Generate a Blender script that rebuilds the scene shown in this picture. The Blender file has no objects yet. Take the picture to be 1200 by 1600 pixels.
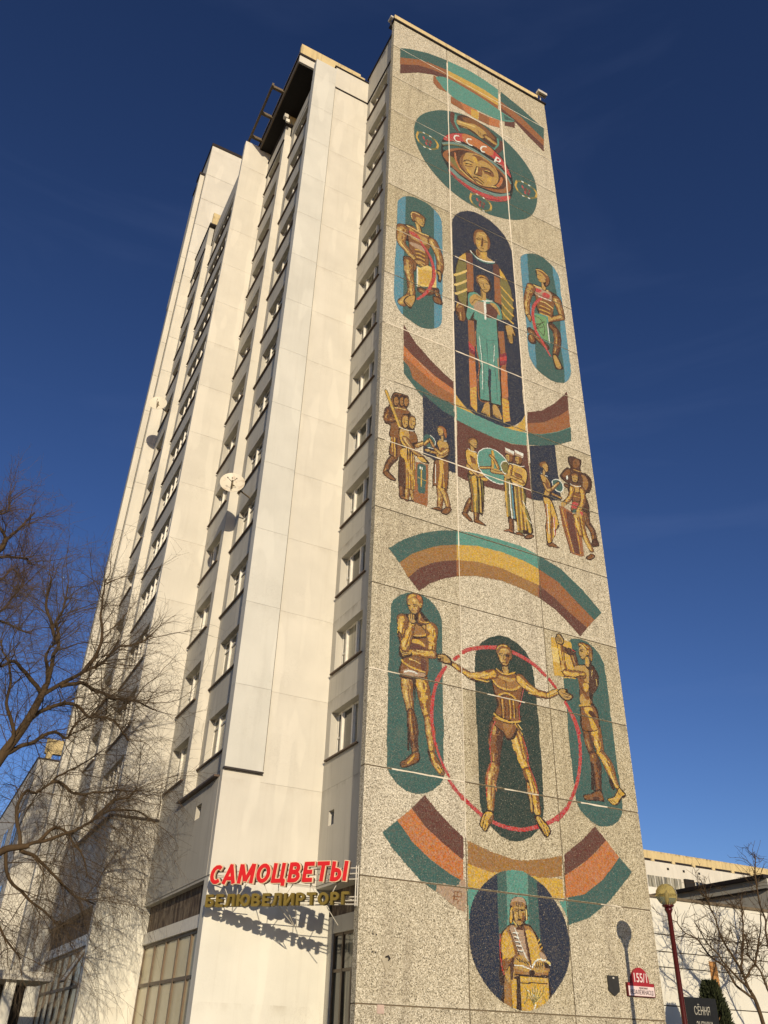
import bpy, math, random
import numpy as np
from mathutils import Vector
from mathutils import noise as mnoise
random.seed(7); rng = np.random.default_rng(7)
R = math.radians
SC = bpy.context.scene
COL = SC.collection

# ------------------------------------------------------------------ camera, sky, sun, exposure
cam = bpy.data.objects.new('camera', bpy.data.cameras.new('camera')); COL.objects.link(cam); SC.camera = cam
cam.location = (-10.686, -21.904, 1.6)
yaw, pitch, roll = 0.467, 0.574, 0.033
f = Vector((math.sin(yaw)*math.cos(pitch), math.cos(yaw)*math.cos(pitch), math.sin(pitch)))
r0 = Vector((math.cos(yaw), -math.sin(yaw), 0)); u0 = r0.cross(f)
rr = math.cos(roll)*r0+math.sin(roll)*u0; uu = -math.sin(roll)*r0+math.cos(roll)*u0
from mathutils import Matrix
cam.rotation_euler = Matrix((rr, uu, -f)).transposed().to_euler()
cam.data.sensor_fit = 'VERTICAL'; cam.data.sensor_height = 36.0
cam.data.lens = 36.0*1305.3/1600.0
cam.data.clip_start = 0.1; cam.data.clip_end = 3000

SUN = Vector((0.23, 0.944, -0.24)).normalized()        # the way the light travels
world = bpy.data.worlds.new('World'); SC.world = world; world.use_nodes = True
wn = world.node_tree.nodes; wl = world.node_tree.links; wn.clear()
sky = wn.new('ShaderNodeTexSky'); sky.sky_type = 'NISHITA'; sky.sun_disc = False
sky.sun_elevation = math.asin(-SUN.z); sky.sun_rotation = math.atan2(-SUN.x, -SUN.y)
sky.altitude = 200; sky.air_density = 1.0; sky.dust_density = 0.25; sky.ozone_density = 3.0
bg = wn.new('ShaderNodeBackground'); bg.inputs['Strength'].default_value = 0.10
wo = wn.new('ShaderNodeOutputWorld')
gam = wn.new('ShaderNodeGamma'); gam.inputs[1].default_value = 1.33      # clear dry winter air: deeper overhead, same hue all round
tint = wn.new('ShaderNodeMix'); tint.data_type = 'RGBA'; tint.blend_type = 'MULTIPLY'; tint.inputs[0].default_value = 1; tint.inputs[7].default_value = (0.50, 0.482, 0.60, 1)
geo = wn.new('ShaderNodeTexCoord'); mp = wn.new('ShaderNodeMapping'); mp.inputs['Scale'].default_value = (1.2, 1.6, 7.0); mp.inputs['Rotation'].default_value = (0.25, 0.2, 0.4)
cir = wn.new('ShaderNodeTexNoise'); cir.inputs['Scale'].default_value = 1.6; cir.inputs['Detail'].default_value = 6; cir.inputs['Distortion'].default_value = 0.6
cr = wn.new('ShaderNodeMapRange'); cr.inputs[1].default_value = 0.52; cr.inputs[2].default_value = 0.85; cr.inputs[3].default_value = 0.0; cr.inputs[4].default_value = 0.10
veil = wn.new('ShaderNodeMix'); veil.data_type = 'RGBA'; veil.inputs[7].default_value = (4.2, 4.8, 6.0, 1)          # faint thin cirrus
wl.new(geo.outputs['Generated'], mp.inputs[0]); wl.new(mp.outputs[0], cir.inputs['Vector']); wl.new(cir.outputs['Fac'], cr.inputs[0]); wl.new(cr.outputs[0], veil.inputs[0]); wl.new(sky.outputs[0], veil.inputs[6])
wl.new(veil.outputs[2], gam.inputs[0]); wl.new(gam.outputs[0], tint.inputs[6]); wl.new(tint.outputs[2], bg.inputs['Color']); wl.new(bg.outputs[0], wo.inputs['Surface'])
sl = bpy.data.lights.new('sun', 'SUN'); sl.energy = 4.1; sl.angle = R(0.53); sl.color = (1.0, 0.85, 0.64)
sun = bpy.data.objects.new('sun', sl); COL.objects.link(sun); sun.location = (-20, -60, 40)
sun.rotation_euler = (-SUN).to_track_quat('Z', 'Y').to_euler()
SC.view_settings.view_transform = 'Standard'; SC.view_settings.look = 'None'
SC.view_settings.gamma = 1; SC.view_settings.use_curve_mapping = False
SC.view_settings.exposure = 0.0
SC.cycles.max_bounces = 6; SC.cycles.diffuse_bounces = 3; SC.cycles.glossy_bounces = 3; SC.cycles.transmission_bounces = 4

# ------------------------------------------------------------------ helpers
def s2l(c):
    c = c/255.0
    return c/12.92 if c <= 0.04045 else ((c+0.055)/1.055)**2.4
def srgb(r, g, b, k=1.0): return (s2l(r)*k, s2l(g)*k, s2l(b)*k, 1)

class NT:
    """small node-tree writer for one material"""
    def __init__(s, name, rough=0.8, spec=0.3, metal=0.0):
        s.m = bpy.data.materials.new(name); s.m.use_nodes = True
        s.n = s.m.node_tree.nodes; s.l = s.m.node_tree.links
        s.b = s.n['Principled BSDF']; s.b.inputs['Roughness'].default_value = rough
        s.b.inputs['Specular IOR Level'].default_value = spec; s.b.inputs['Metallic'].default_value = metal
        s.geo = s.n.new('ShaderNodeNewGeometry').outputs['Position']
    def mapped(s, scale, src=None):
        m = s.n.new('ShaderNodeMapping'); s.l.new(src or s.geo, m.inputs['Vector']); m.inputs['Scale'].default_value = scale
        return m.outputs[0]
    def noise(s, scale, detail=3, rough=0.55, vec=None, stretch=(1, 1, 1)):
        t = s.n.new('ShaderNodeTexNoise'); t.inputs['Scale'].default_value = scale; t.inputs['Detail'].default_value = detail
        t.inputs['Roughness'].default_value = rough
        s.l.new(s.mapped(stretch, vec), t.inputs['Vector']); return t.outputs['Fac']
    def voro(s, scale, out='Color', stretch=(1, 1, 1), rnd=1.0):
        t = s.n.new('ShaderNodeTexVoronoi'); t.inputs['Scale'].default_value = scale; t.inputs['Randomness'].default_value = rnd
        s.l.new(s.mapped(stretch), t.inputs['Vector']); return t.outputs[out]
    def ramp(s, src, stops):
        t = s.n.new('ShaderNodeValToRGB'); e = t.color_ramp.elements
        e[0].position, e[0].color = stops[0][0], stops[0][1]; e[1].position, e[1].color = stops[-1][0], stops[-1][1]
        for p, c in stops[1:-1]:
            q = e.new(p); q.color = c
        s.l.new(src, t.inputs[0]); return t.outputs[0]
    def mix(s, a, b, fac, mode='MIX'):
        t = s.n.new('ShaderNodeMix'); t.data_type = 'RGBA'; t.blend_type = mode
        for v, i in ((fac, 0), (a, 6), (b, 7)):
            if isinstance(v, (int, float)): t.inputs[i].default_value = v
            elif isinstance(v, tuple): t.inputs[i].default_value = v
            else: s.l.new(v, t.inputs[i])
        return t.outputs[2]
    def math(s, op, a, b=0.0):
        t = s.n.new('ShaderNodeMath'); t.operation = op
        for v, i in ((a, 0), (b, 1)):
            if isinstance(v, (int, float)): t.inputs[i].default_value = v
            else: s.l.new(v, t.inputs[i])
        return t.outputs[0]
    def hsv(s, col, v=1.0, sat=1.0, hue=0.5):
        t = s.n.new('ShaderNodeHueSaturation')
        for val, nm in ((v, 'Value'), (sat, 'Saturation'), (hue, 'Hue')):
            if isinstance(val, (int, float)): t.inputs[nm].default_value = val
            else: s.l.new(val, t.inputs[nm])
        if isinstance(col, tuple): t.inputs['Color'].default_value = col
        else: s.l.new(col, t.inputs['Color'])
        return t.outputs[0]
    def maprange(s, src, a, b, c, d):
        t = s.n.new('ShaderNodeMapRange')
        for i, v in enumerate((a, b, c, d)): t.inputs[i+1].default_value = v
        s.l.new(src, t.inputs[0]); return t.outputs[0]
    def rand(s): return s.n.new('ShaderNodeObjectInfo').outputs['Random']
    def color(s, c):
        if isinstance(c, tuple): s.b.inputs['Base Color'].default_value = c
        else: s.l.new(c, s.b.inputs['Base Color'])
        return s
    def bump(s, h, strength=0.3, dist=0.01):
        t = s.n.new('ShaderNodeBump'); t.inputs['Strength'].default_value = strength; t.inputs['Distance'].default_value = dist
        s.l.new(h, t.inputs['Height']); s.l.new(t.outputs[0], s.b.inputs['Normal']); return s

G1 = lambda v: (v, v, v, 1)
# ------------------------------------------------------------------ materials
def mat_aggregate():
    t = NT('pebble_dash_concrete', 0.9, 0.2)
    stones = t.voro(44, 'Color'); v = t.n.new('ShaderNodeSeparateColor'); t.l.new(stones, v.inputs[0])
    c = t.ramp(v.outputs[0], [(0.0, srgb(92, 85, 69)), (0.14, srgb(132, 123, 101)), (0.4, srgb(176, 167, 142)), (0.8, srgb(196, 186, 160)), (1.0, srgb(230, 222, 198))])
    big = t.noise(3.5, 5, 0.8)
    c = t.mix(c, srgb(120, 106, 86), t.maprange(big, 0.55, 0.8, 0, 0.3))
    streak = t.noise(1.0, 4, 0.6, stretch=(2.2, 2.2, 0.16))
    c = t.mix(c, srgb(118, 106, 88), t.maprange(streak, 0.5, 0.8, 0, 0.5))
    c = t.hsv(c, t.maprange(t.rand(), 0, 1, 0.87, 1.06), t.maprange(t.rand(), 0, 1, 1.15, 0.85))
    z = t.n.new('ShaderNodeSeparateXYZ'); t.l.new(t.geo, z.inputs[0]); u = t.math('FRACT', t.math('DIVIDE', t.math('ADD', z.outputs[2], 3.38), 3.0))
    near = t.maprange(u, 0.0, 0.10, 1, 0); near2 = t.maprange(u, 0.86, 1.0, 0, 1)                 # wash marks beside the joints
    c = t.mix(c, srgb(206, 198, 176), t.math('MULTIPLY', near, t.maprange(t.noise(1.1, 4, 0.7), 0.42, 0.65, 0, 0.55)))
    c = t.mix(c, srgb(96, 88, 72), t.math('MULTIPLY', near2, t.maprange(t.noise(1.6, 5, 0.75, stretch=(1, 1, .5)), 0.45, 0.75, 0, 0.6)))
    t.color(c); t.bump(t.voro(44, 'Distance'), 0.45, 0.012); return t.m
def mat_plaster(name, base, grime, amount=0.35):
    t = NT(name, 0.75, 0.25)
    n1 = t.noise(0.55, 5, 0.6); c = t.mix(base, tuple(x*0.86 for x in base[:3])+(1,), t.maprange(n1, 0.35, 0.7, 0, 0.7))
    patch = t.noise(1.1, 2, 0.4, stretch=(1, 1, .6)); c = t.mix(c, tuple(min(x*1.09, .9) for x in base[:3])+(1,), t.maprange(patch, 0.5, 0.7, 0, 0.3))
    streak = t.noise(1.0, 5, 0.65, stretch=(5, 5, 0.22)); c = t.mix(c, grime, t.maprange(streak, 0.52, 0.85, 0, amount))
    c = t.mix(c, grime, t.maprange(t.noise(30, 3), 0.6, 0.9, 0, 0.25))
    z = t.n.new('ShaderNodeSeparateXYZ'); t.l.new(t.geo, z.inputs[0]); u = t.math('FRACT', t.math('DIVIDE', t.math('ADD', z.outputs[2], 0.38), 3.0))
    c = t.mix(c, grime, t.math('MULTIPLY', t.maprange(u, 0.90, 1.0, 0, 1), t.maprange(t.noise(1.5, 6, 0.75, stretch=(1, 1, .6)), 0.46, 0.72, 0, amount*2.2)))
    crack = t.noise(2.2, 8, 0.8); c = t.mix(c, tuple(x*.6 for x in grime[:3])+(1,), t.math('MULTIPLY', t.maprange(t.math('ABSOLUTE', t.math('SUBTRACT', crack, 0.5)), 0.0, 0.006, 1, 0), t.maprange(t.noise(0.35, 2), 0.55, 0.7, 0, .5)))
    c = t.mix(c, tuple(min(x*1.14, .9) for x in base[:3])+(1,), t.maprange(t.noise(0.9, 2, 0.3, stretch=(1.6, 1.6, .35)), 0.58, 0.62, 0, 0.35))
    c = t.hsv(c, t.maprange(t.rand(), 0, 1, 0.97, 1.02)); t.color(c)
    t.bump(t.noise(60, 4), 0.12, 0.01); return t.m
def flat(name, c, rough=0.6, spec=0.3, metal=0.0, var=0.15, scale=6, bump=0.1):
    t = NT(name, rough, spec, metal)
    t.color(t.mix(c, tuple(x*(1-2*var) for x in c[:3])+(1,), t.maprange(t.noise(scale, 4), 0.3, 0.75, 0, 1)))
    if bump: t.bump(t.noise(scale*8, 3), bump, 0.005)
    return t.m
M = {}
M['aggregate'] = mat_aggregate()
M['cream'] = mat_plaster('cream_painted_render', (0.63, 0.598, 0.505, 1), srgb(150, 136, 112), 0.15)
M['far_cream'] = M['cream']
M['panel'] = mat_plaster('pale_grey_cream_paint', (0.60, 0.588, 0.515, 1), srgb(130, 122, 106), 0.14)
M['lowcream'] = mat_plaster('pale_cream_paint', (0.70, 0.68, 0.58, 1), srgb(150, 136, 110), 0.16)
M['strip'] = mat_plaster('cream_render_shade_tone', (0.51, 0.485, 0.41, 1), srgb(108, 98, 82), 0.34)  # cream paint of the fronts, shade of side faces put into the colour
M['parapet'] = mat_plaster('yellowed_parapet_render', srgb(206, 186, 138), srgb(96, 82, 56), 0.75)
M['mortar'] = flat('joint_mortar', srgb(122, 108, 86), 0.9, var=0.2, scale=3)
M['mortar_dark'] = flat('dark_joint', srgb(96, 86, 72), 0.9, var=0.2, scale=3)
M['smear'] = flat('pale_mortar_smear', srgb(226, 216, 194), 0.9, var=0.1, scale=9)
M['flash'] = flat('dark_roof_flashing', srgb(52, 44, 40), 0.5, 0.4, 0.3)
M['sill'] = flat('brown_metal_sill', srgb(92, 74, 60), 0.5, 0.4, 0.2)
M['frame'] = flat('window_frame_paint', srgb(232, 227, 212), 0.5, 0.4, var=0.08)
M['framebrown'] = flat('brown_window_frame', srgb(110, 92, 70), 0.5, 0.4)
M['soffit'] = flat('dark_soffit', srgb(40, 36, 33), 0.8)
M['rust'] = flat('weathered_steel', srgb(120, 106, 84), 0.6, 0.3, 0.2)
M['redpole'] = flat('dark_red_enamel', srgb(74, 18, 17), 0.25, 0.5, var=0.05, bump=0)
M['ground'] = flat('asphalt', (0.16, 0.15, 0.13, 1), 0.9, var=0.2, scale=1)
def glass_mat(name, base, curtain):
    t = NT(name, 0.08, 0.8)
    folds = t.noise(7, 2, 0.4, stretch=(0.6, 1.6, 0.12))
    t.color(t.mix(t.hsv(base, t.maprange(t.rand(), 0, 1, 0.6, 1.3)), curtain, t.maprange(folds, 0.42, 0.62, 0, 0.75)))
    t.bump(t.noise(1.5, 1), 0.05, 0.05); return t.m
M['glass0'] = glass_mat('window_glass_dark', srgb(30, 32, 28), srgb(66, 66, 56))
M['glass1'] = glass_mat('window_glass_net_curtain', srgb(120, 116, 98), srgb(176, 170, 146))
M['glass2'] = glass_mat('window_glass_half_curtain', srgb(56, 55, 44), srgb(150, 144, 120))
t = NT('frosted_shop_glass', 0.25, 0.5); t.color(t.mix(srgb(196, 184, 146), srgb(222, 213, 176), t.noise(0.8, 3))); M['shopglass'] = t.m
t = NT('lamp_globe_glass', 0.15, 0.5); t.color(srgb(196, 180, 120)); t.b.inputs['Transmission Weight'].default_value = 0.75; t.b.inputs['IOR'].default_value = 1.12; M['globe'] = t.m

# ------------------------------------------------------------------ mesh builders
def link(name, me, parent=None, loc=(0, 0, 0)):
    o = bpy.data.objects.new(name, me); COL.objects.link(o); o.location = loc
    if parent is not None: o.parent = parent
    return o
def empty(name, loc, label, cat, group=None, rot=0):
    o = bpy.data.objects.new(name, None); COL.objects.link(o); o.location = loc; o.rotation_euler = (0, 0, rot)
    o['label'] = label; o['category'] = cat
    if group: o['group'] = group
    return o
def tag(o, label=None, cat=None, group=None, kind=None):
    for k, v in (('label', label), ('category', cat), ('group', group), ('kind', kind)):
        if v: o[k] = v
    return o
class MB:
    def __init__(s): s.v = []; s.f = []; s.mi = []
    def box(s, x0, x1, y0, y1, z0, z1, mi=0):
        b = len(s.v); s.v += [(x0, y0, z0), (x1, y0, z0), (x1, y1, z0), (x0, y1, z0), (x0, y0, z1), (x1, y0, z1), (x1, y1, z1), (x0, y1, z1)]
        s.f += [tuple(b+i for i in q) for q in ((0, 3, 2, 1), (4, 5, 6, 7), (0, 1, 5, 4), (1, 2, 6, 5), (2, 3, 7, 6), (3, 0, 4, 7))]; s.mi += [mi]*6; return s
    def prism(s, pts, z0, z1, mi=0):                      # plan polygon, counter-clockwise
        b = len(s.v); n = len(pts); s.v += [(x, y, z0) for x, y in pts]+[(x, y, z1) for x, y in pts]
        s.f.append(tuple(b+i for i in range(n))[::-1]); s.f.append(tuple(b+n+i for i in range(n)))
        s.f += [(b+i, b+(i+1) % n, b+n+(i+1) % n, b+n+i) for i in range(n)]; s.mi += [mi]*(n+2); return s
    def plate(s, pts, y0, y1, mi=0):                      # polygon in x,z pushed through y
        b = len(s.v); n = len(pts); s.v += [(x, y0, z) for x, z in pts]+[(x, y1, z) for x, z in pts]
        s.f.append(tuple(b+i for i in range(n))); s.f.append(tuple(b+n+i for i in range(n))[::-1])
        s.f += [(b+(i+1) % n, b+i, b+n+i, b+n+(i+1) % n) for i in range(n)]; s.mi += [mi]*(n+2); return s
    def tube(s, pts, rad, k=6, mi=0, cap=True):
        b = len(s.v); n = len(pts); P = [Vector(p) for p in pts]
        rs = rad if isinstance(rad, (list, tuple)) else [rad]*n
        for i, p in enumerate(P):
            d = (P[min(i+1, n-1)]-P[max(i-1, 0)]).normalized(); a = d.orthogonal().normalized() if i == 0 else (a-d*a.dot(d)).normalized()
            c = d.cross(a)
            for j in range(k):
                t = 2*math.pi*j/k; s.v.append(tuple(p+(a*math.cos(t)+c*math.sin(t))*rs[i]))
        for i in range(n-1):
            for j in range(k): s.f.append((b+i*k+j, b+i*k+(j+1) % k, b+(i+1)*k+(j+1) % k, b+(i+1)*k+j)); s.mi.append(mi)
        if cap:
            s.f.append(tuple(b+j for j in range(k))[::-1]); s.f.append(tuple(b+(n-1)*k+j for j in range(k))); s.mi += [mi, mi]
        return s
    def lathe(s, prof, k=16, c=(0, 0, 0), mi=0, axis='z'):
        b = len(s.v); n = len(prof)
        for r, z in prof:
            for j in range(k):
                t = 2*math.pi*j/k; s.v.append((c[0]+r*math.cos(t), c[1]+r*math.sin(t), c[2]+z))
        for i in range(n-1):
            for j in range(k): s.f.append((b+i*k+j, b+i*k+(j+1) % k, b+(i+1)*k+(j+1) % k, b+(i+1)*k+j)); s.mi.append(mi)
        s.f.append(tuple(b+j for j in range(k))[::-1]); s.f.append(tuple(b+(n-1)*k+j for j in range(k))); s.mi += [mi, mi]; return s
    def mesh(s, name, mats, smooth=False):
        me = bpy.data.meshes.new(name); me.from_pydata(s.v, [], s.f)
        for m in (mats if isinstance(mats, (list, tuple)) else [mats]): me.materials.append(m)
        if any(s.mi): me.polygons.foreach_set('material_index', s.mi)
        if smooth: me.polygons.foreach_set('use_smooth', [True]*len(s.f))
        me.update(); return me
    def make(s, name, mats, parent=None, loc=(0, 0, 0), smooth=False): return link(name, s.mesh(name, mats, smooth), parent, loc)
def box(name, m, parent, x0, x1, y0, y1, z0, z1):
    return MB().box(x0, x1, y0, y1, z0, z1).make(name, m, parent)

# ------------------------------------------------------------------ ground
g = MB().box(-400, 500, -300, 600, -0.3, 0).make('ground', M['ground']); tag(g, kind='structure')
g = MB().box(-60, 60, -22.5, -0.02, 0.0, 0.12).make('pavement', flat('paving_concrete', (0.34, 0.32, 0.28, 1), 0.9, scale=2)); tag(g, kind='structure')

# ------------------------------------------------------------------ the tower
FL = [47.62-3.0*k for k in range(0, 17)]                 # panel joints of the end wall, top to bottom
tower = empty('apartment_tower', (5, 12, 0), 'tall cream apartment tower with a mosaic end wall and stepped window strips', 'apartment tower')
T_LOC = Vector((5, 12, 0))
def tp(o): o.parent = tower; o.location = Vector(o.location)-T_LOC; return o
# core mass behind the panels
core = MB()
core.box(0.80, 10.2, 0.29, 34, 5.9, 49.9); core.box(1.6, 10.2, 0.29, 34, 0.0, 5.9)
core.prism([(-1.9, 4.1), (0.80, 4.1), (0.80, 34), (-1.9, 34)], 5.9, 48.6)
core.prism([(-3.6, 11.6), (-1.9, 11.6), (-1.9, 30), (-3.6, 30)], 5.9, 48.6)
core.prism([(-5.2, 21.9), (-4.3, 21.9), (-4.3, 24), (-5.2, 24)], 0, 48.6)
core.prism([(-2.5, 4.1), (1.6, 4.1), (1.6, 34), (-2.5, 34)], 0, 5.85)
core.prism([(-4.2, 11.4), (-2.5, 11.4), (-2.5, 34), (-4.2, 34)], 0, 5.85)
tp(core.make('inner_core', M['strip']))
# end wall: concrete panels, three to a storey, with recessed joints
VX = [0.0, 3.414, 6.959, 10.334]
tp(box('joint_backing', M['mortar'], None, 0.012, 10.322, 0.03, 0.27, 0, 50.18)); tp(box('inner_side', M['strip'], None, 0.9, 10.3, 0.27, 0.6, 0, 5.7))
zt = [50.2]+FL; cache = {}
for k in range(len(zt)-1):
    z1, z0 = zt[k], max(zt[k+1], 0.0)
    for i in range(3):
        h = z1-z0-0.036
        key = (i, round(h, 3))
        if key not in cache:
            w = VX[i+1]-VX[i]; e = 0.018
            cache[key] = MB().box(0 if i == 0 else e, w if i == 2 else w-e, 0, 0.028 if i else 0.27, 0.018, 0.018+h).mesh('wall_panel', M['aggregate'])
        tp(link('wall_panel', cache[key], None, (VX[i], 0, z0)))
tp(box('roof_flashing', M['flash'], None, -0.08, 10.42, -0.09, 0.55, 50.2, 50.3))
tp(box('gutter_edge', M['flash'], None, 0.16, 0.62, 0.27, 3.7, 49.96, 50.04))
for i in range(4):
    tp(box('parapet_block', M['parapet'], None, 0.12+i*2.5, 0.12+i*2.5+2.49, 0.22, 0.42, 50.3, 51.35))
for x in (1.85, 3.45, 6.9, 8.75):
    tp(box('scupper', M['parapet'], None, x, x+0.38, -0.02, 0.21, 50.31, 50.5))
# mortar smears on joints
def smear(x0, x1, z, w):
    sm = MB()
    n = max(3, int((x1-x0)/0.25)); top = []; bot = []
    for i in range(n+1):
        x = x0+(x1-x0)*i/n; top.append((x, z+.5*w*random.uniform(.3, 1.3))); bot.append((x, z-.5*w*random.uniform(.3, 1.3)))
    sm.plate(bot+top[::-1], -0.011, 0.02); tp(sm.make('mortar_smear', M['smear']))
for x0, x1, k, w in ((.3, 10.2, 0, .045), (3.5, 10.3, 1, .05), (.2, 3.3, 2, .03), (3.5, 7, 2, .02), (.25, 3.4, 5, .02), (3.6, 6.2, 5, .05), (3.5, 6.9, 6, .05), (0.1, 3.4, 7, .05), (3.5, 6.95, 7, .06), (6.9, 10.2, 7, .01), (0, .6, 8, .02),
                     (0.3, 3.4, 9, .05), (3.45, 6.9, 9, .06), (0, 1.1, 12, .04), (4.4, 5.9, 12, .04), (0.9, 3.4, 13, .04), (4.9, 6.2, 13, .03), (7.9, 9.0, 13, .05), (8.3, 9.1, 14, .03)):
    smear(x0, x1, FL[k], w)
for x, z0, z1, w in ((3.414, 33, 48.8, .035), (6.959, 36, 48.6, .045), (3.414, 17, 33, .028), (6.959, 22, 36, .03), (3.414, 7, 17, .015)):
    n = int((z1-z0)/0.5); L = []; Rr = []
    for i in range(n+1):
        z = z0+(z1-z0)*i/n; L.append((x-w*random.uniform(.5, 1), z)); Rr.append((x+w*random.uniform(.5, 1), z))
    sm = MB(); sm.plate([(a, b) for a, b in Rr]+[(a, b) for a, b in L[::-1]], -0.0115, 0.02); tp(sm.make('mortar_smear', M['smear']))

# windows ----------------------------------------------------------------
wm = {}
def window(y0, y1, z0, z1, x, mull, transom=0.0, mat='frame', sill=(0, 0), glass=None, name='window', xr=0.25):
    """a window in a wall that faces -x: frame, panes, metal sill; x is the wall face"""
    W, H = y1-y0, z1-z0; t = 0.06
    key = (round(W, 2), round(H, 2), tuple(mull), transom, mat, sill, xr)
    ys = [t]+[W*m for m in mull]+[W-t]
    if key not in wm:
        fb = MB(); fb.box(xr, xr+.07, 0, t, 0, H); fb.box(xr, xr+.07, W-t, W, 0, H); fb.box(xr, xr+.07, t, W-t, 0, t); fb.box(xr, xr+.07, t, W-t, H-t, H)
        for m in mull: fb.box(xr-.05, xr+.07, W*m-.045, W*m+.045, t, H-t)
        panes = []
        for i in range(len(ys)-1):
            a, b = ys[i]+(.045 if i else 0), ys[i+1]-(.045 if i < len(ys)-2 else 0)
            if transom and (i == len(ys)-2 or transom < 0.0):
                q = abs(transom)*H; fb.box(xr, xr+.06, a, b, q-.03, q+.03)
                panes += [(a, b, t, q-.03), (a, b, q+.03, H-t)]
            else: panes.append((a, b, t, H-t))
        # thin sash lines inside every light
        for a, b, c, d in panes:
            for u in (a, b-.03): fb.box(xr+.012, xr+.05, u, u+.03, c, d)
        s = MB().box(-.09, xr+.02, -.06-sill[0], W+.06+sill[1], -.045, 0.0) if mat != 'none' else None
        wm[key] = (fb.mesh('frame', M['framebrown' if mat == 'brown' else 'frame']), panes, s.mesh('sill', M['sill']),
                   [[MB().box(xr+.03, xr+.05, a, b, c, d).mesh('pane', M[gm]) for a, b, c, d in panes] for gm in ('glass0', 'glass1', 'glass2')])
    fm, panes, smh, pm = wm[key]
    w = link(name, fm, None, (x, y0, z0)); tp(w)
    g0 = glass if glass is not None else random.choice((0, 0, 1, 2, 2))
    for i in range(len(panes)): link('pane', pm[g0 if random.random() < .75 else random.randrange(3)][i], w)
    link('sill', smh, w)
    return w
hole = {}
def holed(x, ya, yb, za, zb, o, m='strip', depth=0.42, name='wall_panel'):
    """storey-high wall panel facing -x with one opening o=(y0,y1,z0,z1)"""
    y0, y1, z0, z1 = o; key = tuple(round(v, 3) for v in (yb-ya, zb-za, y0-ya, y1-ya, z0-za, z1-za))+(m,)
    if key not in hole:
        W, H = yb-ya, zb-za; a, b, c, d = y0-ya, y1-ya, z0-za, z1-za; mb = MB()
        mb.box(0, depth, 0, W, .006, c); mb.box(0, depth, 0, W, d, H); mb.box(0, depth, 0, a, c, d); mb.box(0, depth, b, W, c, d)
        hole[key] = mb.mesh('wall_panel', M[m])
    return tp(link(name, hole[key], None, (x, ya, za)))
ZF = [8.62+3*k for k in range(13)]                       # residential floors
X1, X2, X3 = 0.26, -3.12, -4.80
YB1, YB2, YB3 = 3.60, 11.06, 21.6
# strip 1 beside the end wall
for k, z in enumerate(ZF):
    zb = z+3 if k < 12 else 47.4
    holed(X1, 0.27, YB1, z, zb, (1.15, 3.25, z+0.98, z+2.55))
    window(1.15, 3.25, z+.98, z+2.55, X1, (.4, .80), 0.45, sill=(.05, .12))
tp(box('attic_band', M['strip'], None, X1-.03, X1+.3, 0.27, YB1-.03, 47.45, 49.95))
tp(box('flashing_line', M['flash'], None, X1-.07, X1+.28, 0.27, YB1-.02, 47.4, 47.45))
holed(X1, 0.27, YB1, 5.8, 8.62, (2.55, 2.95, 7.45, 7.9))
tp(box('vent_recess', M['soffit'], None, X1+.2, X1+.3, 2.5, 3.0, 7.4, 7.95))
# front faces
def blank(x0, x1, y, zs, m='cream', depth=0.26, name='wall_panel', gap=0.006):
    for a, b in zip(zs, zs[1:]): tp(box(name, M[m], None, x0, x1, y, y+depth, a+gap, b))
zz = [5.8, 8.62]+ZF[1:]+[47.4]
blank(-1.86, X1+.3, YB1, zz)
tp(box('flashing_line', M['flash'], None, -1.86, X1-.02, YB1-.06, YB1+.1, 47.4, 47.46))
blank(-1.86, X1-.035, YB1-.02, [47.46, 49.45])
blank(X2, -1.86, YB1, [5.8, 8.9])
blank(X2, -1.86, YB1-.12, [8.9, 11.62, 14.62, 17.62, 20.62, 23.62, 26.62, 29.62, 32.62, 35.62, 38.62, 41.62, 44.62, 49.1], 'panel', depth=.4, gap=.007)
tp(box('panel_seam', M['mortar_dark'], None, -1.858, -1.845, YB1-.123, YB1-.004, 8.95, 47.4))
tp(box('panel_lip', M['flash'], None, X2-.02, -1.84, YB1-.16, YB1, 8.86, 8.905))
tp(box('parapet_block', M['parapet'], None, -1.5, 0.1, YB1+.3, YB1+.55, 49.3, 50.4))
tp(box('roof_flashing', M['flash'], None, -1.95, X1, YB1-.08, YB1+.4, 49.45, 49.53))
# strip 2
YR2 = 8.0                                                # end of the recessed stair bay
mb = MB().box(0, .36, 0, .05, 0, 38.6)
tp(link('corner_pier', mb.mesh('corner_pier', M['strip']), None, (X2, YB1+.28, 8.9)))
for k, z in enumerate(ZF):
    zb = z+3 if k < 12 else 47.4
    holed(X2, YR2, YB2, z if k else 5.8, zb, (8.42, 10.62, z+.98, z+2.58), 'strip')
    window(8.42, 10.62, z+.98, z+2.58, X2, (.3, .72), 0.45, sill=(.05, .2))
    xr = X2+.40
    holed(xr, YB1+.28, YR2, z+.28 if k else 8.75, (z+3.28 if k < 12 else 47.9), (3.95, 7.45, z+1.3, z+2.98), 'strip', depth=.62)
    window(3.95, 7.45, z+1.3, z+2.98, xr, (.30, .55, .78), -0.76, sill=(.0, .5), glass=random.choice((0, 0, 2, 1)), xr=.20)
tp(box('reveal_face', M['cream'], None, X2+.005, X2+.42, YR2-.006, YR2+.04, 8.75, 48.0))
holed(X2, YB1+.3, YR2, 5.8, 8.68, (5.45, 6.05, 7.75, 8.2), 'strip')
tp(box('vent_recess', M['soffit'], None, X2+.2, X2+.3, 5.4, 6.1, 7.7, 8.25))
tp(box('ledge', M['sill'], None, X2-.16, X2+.4, YB1+.35, YR2+.15, 8.69, 8.75))
tp(box('attic_band', M['strip'], None, X2-.03, X2+.3, YR2, YB2-.03, 47.46, 48.85))
tp(box('flashing_line', M['flash'], None, X2-.08, X2+.28, YR2, YB2-.02, 47.4, 47.46))
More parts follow.
